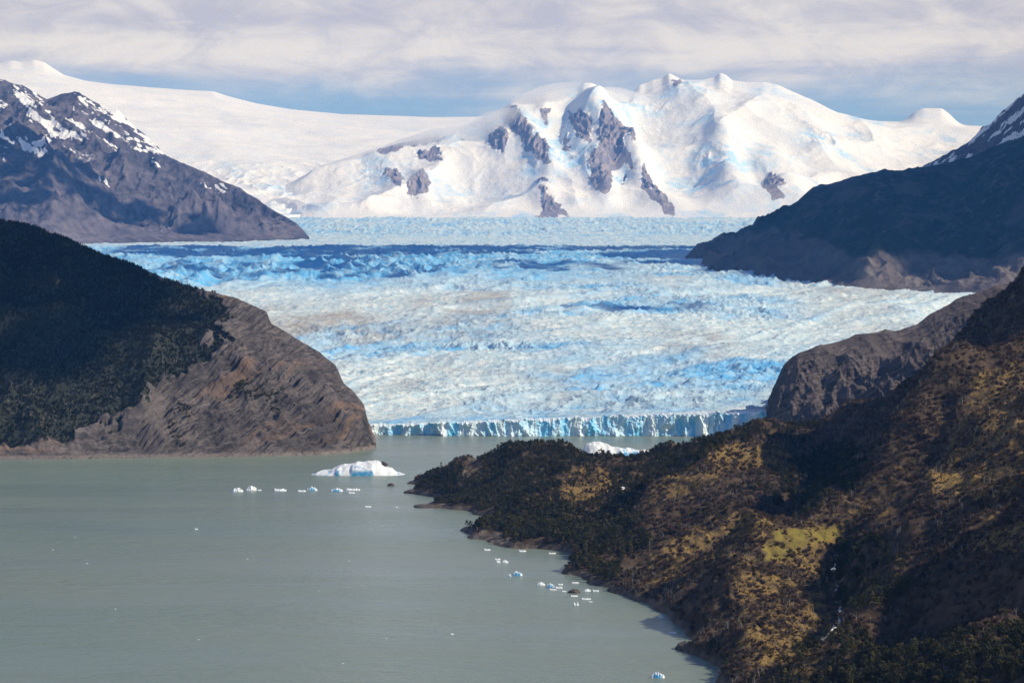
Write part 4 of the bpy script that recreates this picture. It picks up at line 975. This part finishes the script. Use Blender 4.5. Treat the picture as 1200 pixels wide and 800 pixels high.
def build_bergs():
    ol = [(-.5, .06), (-.44, .2), (-.36, .34), (-.28, .44), (-.21, .62), (-.14, .80), (-.08, .84), (-.02, .96), (.06, .92), (.14, 1.0), (.21, 1.0), (.25, .86), (.30, .64), (.35, .50), (.41, .24), (.5, .05)]
    o, Wm, Hm, D_ = put_berg('iceberg', 419, 557, 110, 17, 'large white iceberg with blue undercut foot off the tip of the headland', ol, 3, .5, ((-.23, -.20), (-.06, .16)), nx=220, ny=80, rough=.075)
    d = link(bpy.data.objects.new('debris', blob_mesh('debris', 1, (Wm * .04, Wm * .035, Hm * .10), 4, ROCKM)), o); d.location = (Wm * .285, -D_ * .02, Hm * .76)
    d.rotation_euler = (0, math.radians(28), 0)
    ol2 = [(-.5, .1), (-.42, .75), (-.3, 1.0), (-.18, .9), (0, .62), (.2, .5), (.38, .45), (.47, .35), (.5, .1)]
    put_berg('iceberg', 722, 536, 86, 20, 'low white iceberg showing over the dark headland ridge near the ice front', ol2, 8, .5, ((.05, .3),), nx=140, ny=50, rough=.10)
    flat = [(-.5, .1), (-.4, .9), (-.3, .6), (-.1, .5), (.2, .6), (.45, .4), (.5, .1)]
    S1 = [(278, 576, 14, 5, 'blocky white ice floe at the left end of the ice row', None), (294.5, 574.5, 13, 6, 'humped pale blue ice floe beside the blocky one in the ice row', None), (304, 574.5, 5, 2, 'tiny ice scrap just right of the humped floe', flat), (328, 575, 15, 3.5, 'flat white ice floe with a raised left end in the ice row', flat),
          (353.5, 575.7, 10, 2.4, 'thin flat ice floe left of the deep blue floe', flat), (365.5, 574.5, 13, 4.5, 'rounded ice floe with a deep blue front in the ice row', None), (394.5, 575.5, 15, 4, 'low domed pale ice floe right of the deep blue floe', None), (413.5, 574.3, 17, 3, 'long thin white ice floe at the right end of the ice row', flat),
          (412, 577.7, 8, 2, 'small ice scrap in front of the long thin floe', flat), (431, 594, 8, 2, 'lone small ice floe on open water below the large iceberg', flat), (465, 594.5, 3, 1.5, 'tiny ice speck near the headland tip', flat), (230, 620, 4, 1.8, 'tiny ice speck on open water left of the ice row', flat),
          (571, 644.5, 8, 2.6, 'small white floe off the rocky point of headland', flat), (612, 646, 9, 2.6, 'thin white floe against the rocky shore of headland', flat), (647, 648.5, 9, 1.8, 'flat pale ice sliver at the mouth of the shaded cove', flat), (583, 655.5, 7, 2, 'uppermost of the three little floes off the cove', flat), (583.5, 659, 6, 3.2, 'squat left floe of the three off the cove', None), (592, 659, 8, 3.2, 'squat right floe of the three off the cove', None),
          (606, 674, 13, 5, 'white and turquoise block floe below the three little floes', None), (597, 675, 4, 3, 'small pinkish ice lump beside the turquoise block floe', None), (634, 685.5, 10, 4, 'left blue white plate of the ice raft near shore', None), (645, 688, 10, 5, 'bluest middle plate of the ice raft near shore', None), (655, 689, 9, 3, 'right white plate of the ice raft near shore', flat), (657, 685, 6, 2, 'thin rear plate of the ice raft near shore', flat), (648, 691, 9, 1.8, 'thin front plate of the ice raft near shore', flat),
          (674, 683, 9, 2, 'flat ice sliver in the bay behind the dark rock', flat), (688, 692.5, 9, 3, 'broken pale floe right of the dark rock', None), (698, 692.5, 8, 2.4, 'pale floe closest to the grassy bank', flat), (661, 693, 5, 2, 'small floe left of the dark rock', flat), (673, 698.5, 9, 2, 'thin floe in front of the dark rock', flat), (687, 702, 12, 2, 'long pale sliver floe in the shore bay', flat), (692, 705, 5, 1.5, 'tiny scrap by the long sliver floe', flat), (675, 709, 7, 4.5, 'twin peaked white floe at the front of the bay', [(-.5, .1), (-.3, .9), (-.1, .3), (.1, .3), (.25, 1), (.5, .1)]),
          (775, 724, 6, 4.5, 'white floe in shade under the steep bank', None), (789, 742, 9, 3.5, 'dim floe near the orange shore knob', flat), (771, 794, 17, 7, 'domed white floe by itself near the bottom edge', None), (530, 743, 4, 1.8, 'lone white ice speck in the middle of the near lake', flat)]
    for i, (px, py, w, h, lab, olx) in enumerate(S1):
        blue = ((-.25, .3),) if 'deep blue' in lab and 'with' in lab or 'bluest' in lab or 'turquoise' in lab or 'domed' in lab else ()
        put_berg('ice_floe', px, py, w, h, lab, olx, 20 + i, .6, blue, 'ice floes on the lake', 'ice floe', .34, 36, 20)
    chips = [(88, 629), (62, 644), (102, 660), (290, 655), (409, 657), (374, 692), (233, 749), (402, 777), (453, 748), (135, 713)]
    for i, (px, py) in enumerate(chips):
        put_berg('ice_chip', px, py, 1.5 + (i * 7 % 5) * .3, .7, 'tiny white ice chip adrift on the open lake', flat, 60 + i % 5, .7, (), 'tiny ice chips adrift on the lake', 'ice chip', .2, 12, 8)
    for px, py, w, h, lab in [(458.5, 569, 9, 4, 'dark rock awash by itself off the headland tip'), (673, 694, 14, 5, 'dark flat rock among ice floes near the shore')]:
        Y = lakeY(py); s = Y / F
        o = link(bpy.data.objects.new('rock', blob_mesh('rock', 1, (w * s * .5, w * s * .4, h * s * .8), int(px), ROCKM))); o.location = (wx(px, Y), Y, 0)
        tag(o, lab, 'rock')
build_bergs()

# ------------------------------------------------------------------ small things lying on the headland
def sight(px, py):
    """where the line of sight at this bearing and row first meets the headland"""
    c = int(np.clip(round(px - 440), 0, NX.shape[1] - 1))
    rows = topy(NZ[:, c], NY[:, c]); hit = np.nonzero((rows <= py) & (NZ[:, c] > 0))[0]
    r = hit[0] if len(hit) else NX.shape[0] - 1
    return np.array([NX[r, c], NY[r, c], NZ[r, c]])

def build_small():
    p = sight(728, 573)  # white lump on the ground standing in for an ice floe in a cove
    sm = M('floe_white'); sm = sm.done(sm.mix(sm.noise(.8, 4), (.72, .76, .8), (.85, .86, .86)), .8, .2)
    o = link(bpy.data.objects.new('snow_patch', blob_mesh('snow_patch', 1, (3.6, 4.5, 1.5), 31, sm))); o.location = p + np.array([0, 0, .6])
    tag(o, 'small white cove ice floe in the dip between dark wood and golden knoll', 'snow patch')
    for px, py, w, h, dp, lab in [(492, 566.5, 30, 5, 12, 'flat brown shore rock at the very tip of the headland'), (484, 577.5, 22, 5, 9, 'brown shore rock just below the headland tip'), (505, 594, 46, 4, 14, 'long low brown rock shelf along the headland shore'), (700, 651, 26, 6, 12, 'rounded brown rock at the back of the shaded cove'), (803, 761, 22, 12, 8, 'orange brown rock knob standing at the lake edge')]:
        Y = lakeY(py); k = Y / F
        o = link(bpy.data.objects.new('rock', blob_mesh('rock', 1, (w * k * .5, dp, h * k * .75), int(px), ROCKM))); o.location = (wx(px, Y), Y + dp * .3, 0)
        tag(o, lab, 'rock')
    m = M('cascade'); n = m.noise(.5, 4)
    cm = m.done(m.mix(m.ramp(n, .45, .6), (.10, .09, .08), (.80, .82, .84)), .5, .3)
    pts = [sight(a, b) for a, b in ((979, 652), (977, 662), (979, 676), (982, 690), (982, 704), (985, 716), (985, 728), (978, 738), (970, 746), (962, 756))]
    fine = []
    for a, b in zip(pts, pts[1:]):
        for t in np.linspace(0, 1, 8, endpoint=False): fine.append(a + (b - a) * t)
    V, Q = [], []
    for k, q in enumerate(fine):
        w = .8 + .5 * math.sin(k * 1.7) + .3 * math.sin(k * .6); j = .8 * math.sin(k * .9)
        zz = q[2] + .5 + .4 * math.sin(k * 1.1)
        V += [(q[0] - w + j, q[1], zz), (q[0] + j, q[1] - .3, zz + .35), (q[0] + w + j, q[1], zz)]
    for k in range(len(fine) - 1):
        Q += [(3 * k, 3 * k + 1, 3 * k + 4, 3 * k + 3), (3 * k + 1, 3 * k + 2, 3 * k + 5, 3 * k + 4)]
    o = link(bpy.data.objects.new('stream', mesh_np('stream', np.array(V), np.array(Q), cm)))
    tag(o, 'thin white cascading stream running down through the dark scrub', 'stream', 'structure')
build_small()

# ------------------------------------------------------------------ clouds out of view, shaped to throw the shadows on ice and slopes
def cloud_mat():
    m = M('cloud'); n = m.noise(.002, 5)
    return m.done(m.mix(n, (.8, .8, .82), (.9, .9, .9)), 1.0, 0.0)
CLM = cloud_mat()
def shadow_cloud(poly, zg, label, seed, n=70, r=(160, 320), zc=3300.0):
    """poly: (bearing, distance) outline of ground the cloud stands over along the sun's direction"""
    import bmesh
    rr = np.random.default_rng(seed)
    P = [(float(wx(p, Y)), float(Y)) for p, Y in poly]
    x0, x1 = min(p[0] for p in P), max(p[0] for p in P); y0, y1 = min(p[1] for p in P), max(p[1] for p in P)
    k = (zc - zg) / LDIR[2]; off = LDIR * k
    V, Q = [], []; bm = bmesh.new(); bmesh.ops.create_icosphere(bm, subdivisions=2, radius=1)
    base = np.array([v.co[:] for v in bm.verts]); fc = np.array([[v.index for v in f.verts] for f in bm.faces]); bm.free()
    cnt = 0; tries = 0
    while cnt < n and tries < 20000:
        tries += 1
        x, y = rr.uniform(x0, x1), rr.uniform(y0, y1)
        if not inpoly(np.array(x), np.array(y), P): continue
        s = rr.uniform(*r); b = base * np.array([s, s, s * .45]) * (1 + .15 * rr.normal(size=(len(base), 1)))
        V.append(b + np.array([x + off[0], y + off[1], zc + rr.uniform(-60, 60)])); Q.append(fc + cnt * len(base)); cnt += 1
    c = np.concatenate(V); ctr = c.mean(0)
    me = mesh_np('cloud', c - ctr, np.concatenate(Q), CLM)
    o = link(bpy.data.objects.new('cloud', me)); o.location = ctr
    tag(o, label, 'cloud', 'structure')
shadow_cloud([(150, 8150), (300, 7900), (430, 7700), (560, 7900), (700, 8250), (850, 8600), (850, 8950), (600, 9000), (150, 8950)], 310, 'flat grey white cloud above the upper glacier', 1, 420, (22, 75))
shadow_cloud([(170, 6800), (330, 6500), (480, 6500), (560, 6900), (520, 7300), (330, 7500), (180, 7500)], 240, 'ragged small cloud above the blue icefall', 9, 90, (16, 55), 2900.0)
shadow_cloud([(560, 6800), (700, 7000), (740, 6950), (700, 7350), (560, 7400)], 250, 'thin ragged cloud above the glacier bend', 10, 45, (12, 40), 2900.0)
shadow_cloud([(670, 5180), (740, 5160), (800, 5300), (805, 5380), (740, 5290)], 140, 'small puffy cloud above the middle glacier', 2, 34, (8, 26))
shadow_cloud([(850, 8000), (900, 7500), (1000, 6900), (1080, 6450), (1300, 6100), (1500, 7000), (1500, 11200), (960, 11200), (960, 8300), (900, 8300)], 420, 'wide flat cloud above the dark right mountain', 3, 200, (180, 330))
shadow_cloud([(-250, 9700), (60, 9950), (200, 10300), (290, 10600), (200, 10700), (80, 10800), (-60, 10900), (-250, 10800)], 560, 'ragged flat cloud above the left rocky mountain', 5, 230, (28, 75))
shadow_cloud([(-250, 2760), (40, 2780), (110, 2860), (170, 2960), (205, 3040), (120, 3150), (40, 3230), (-250, 3400)], 120, 'small unseen cloud added to shade the forested hill', 6, 90, (22, 52), 2700.0)  # out-of-view cloud put in to darken the forest slope
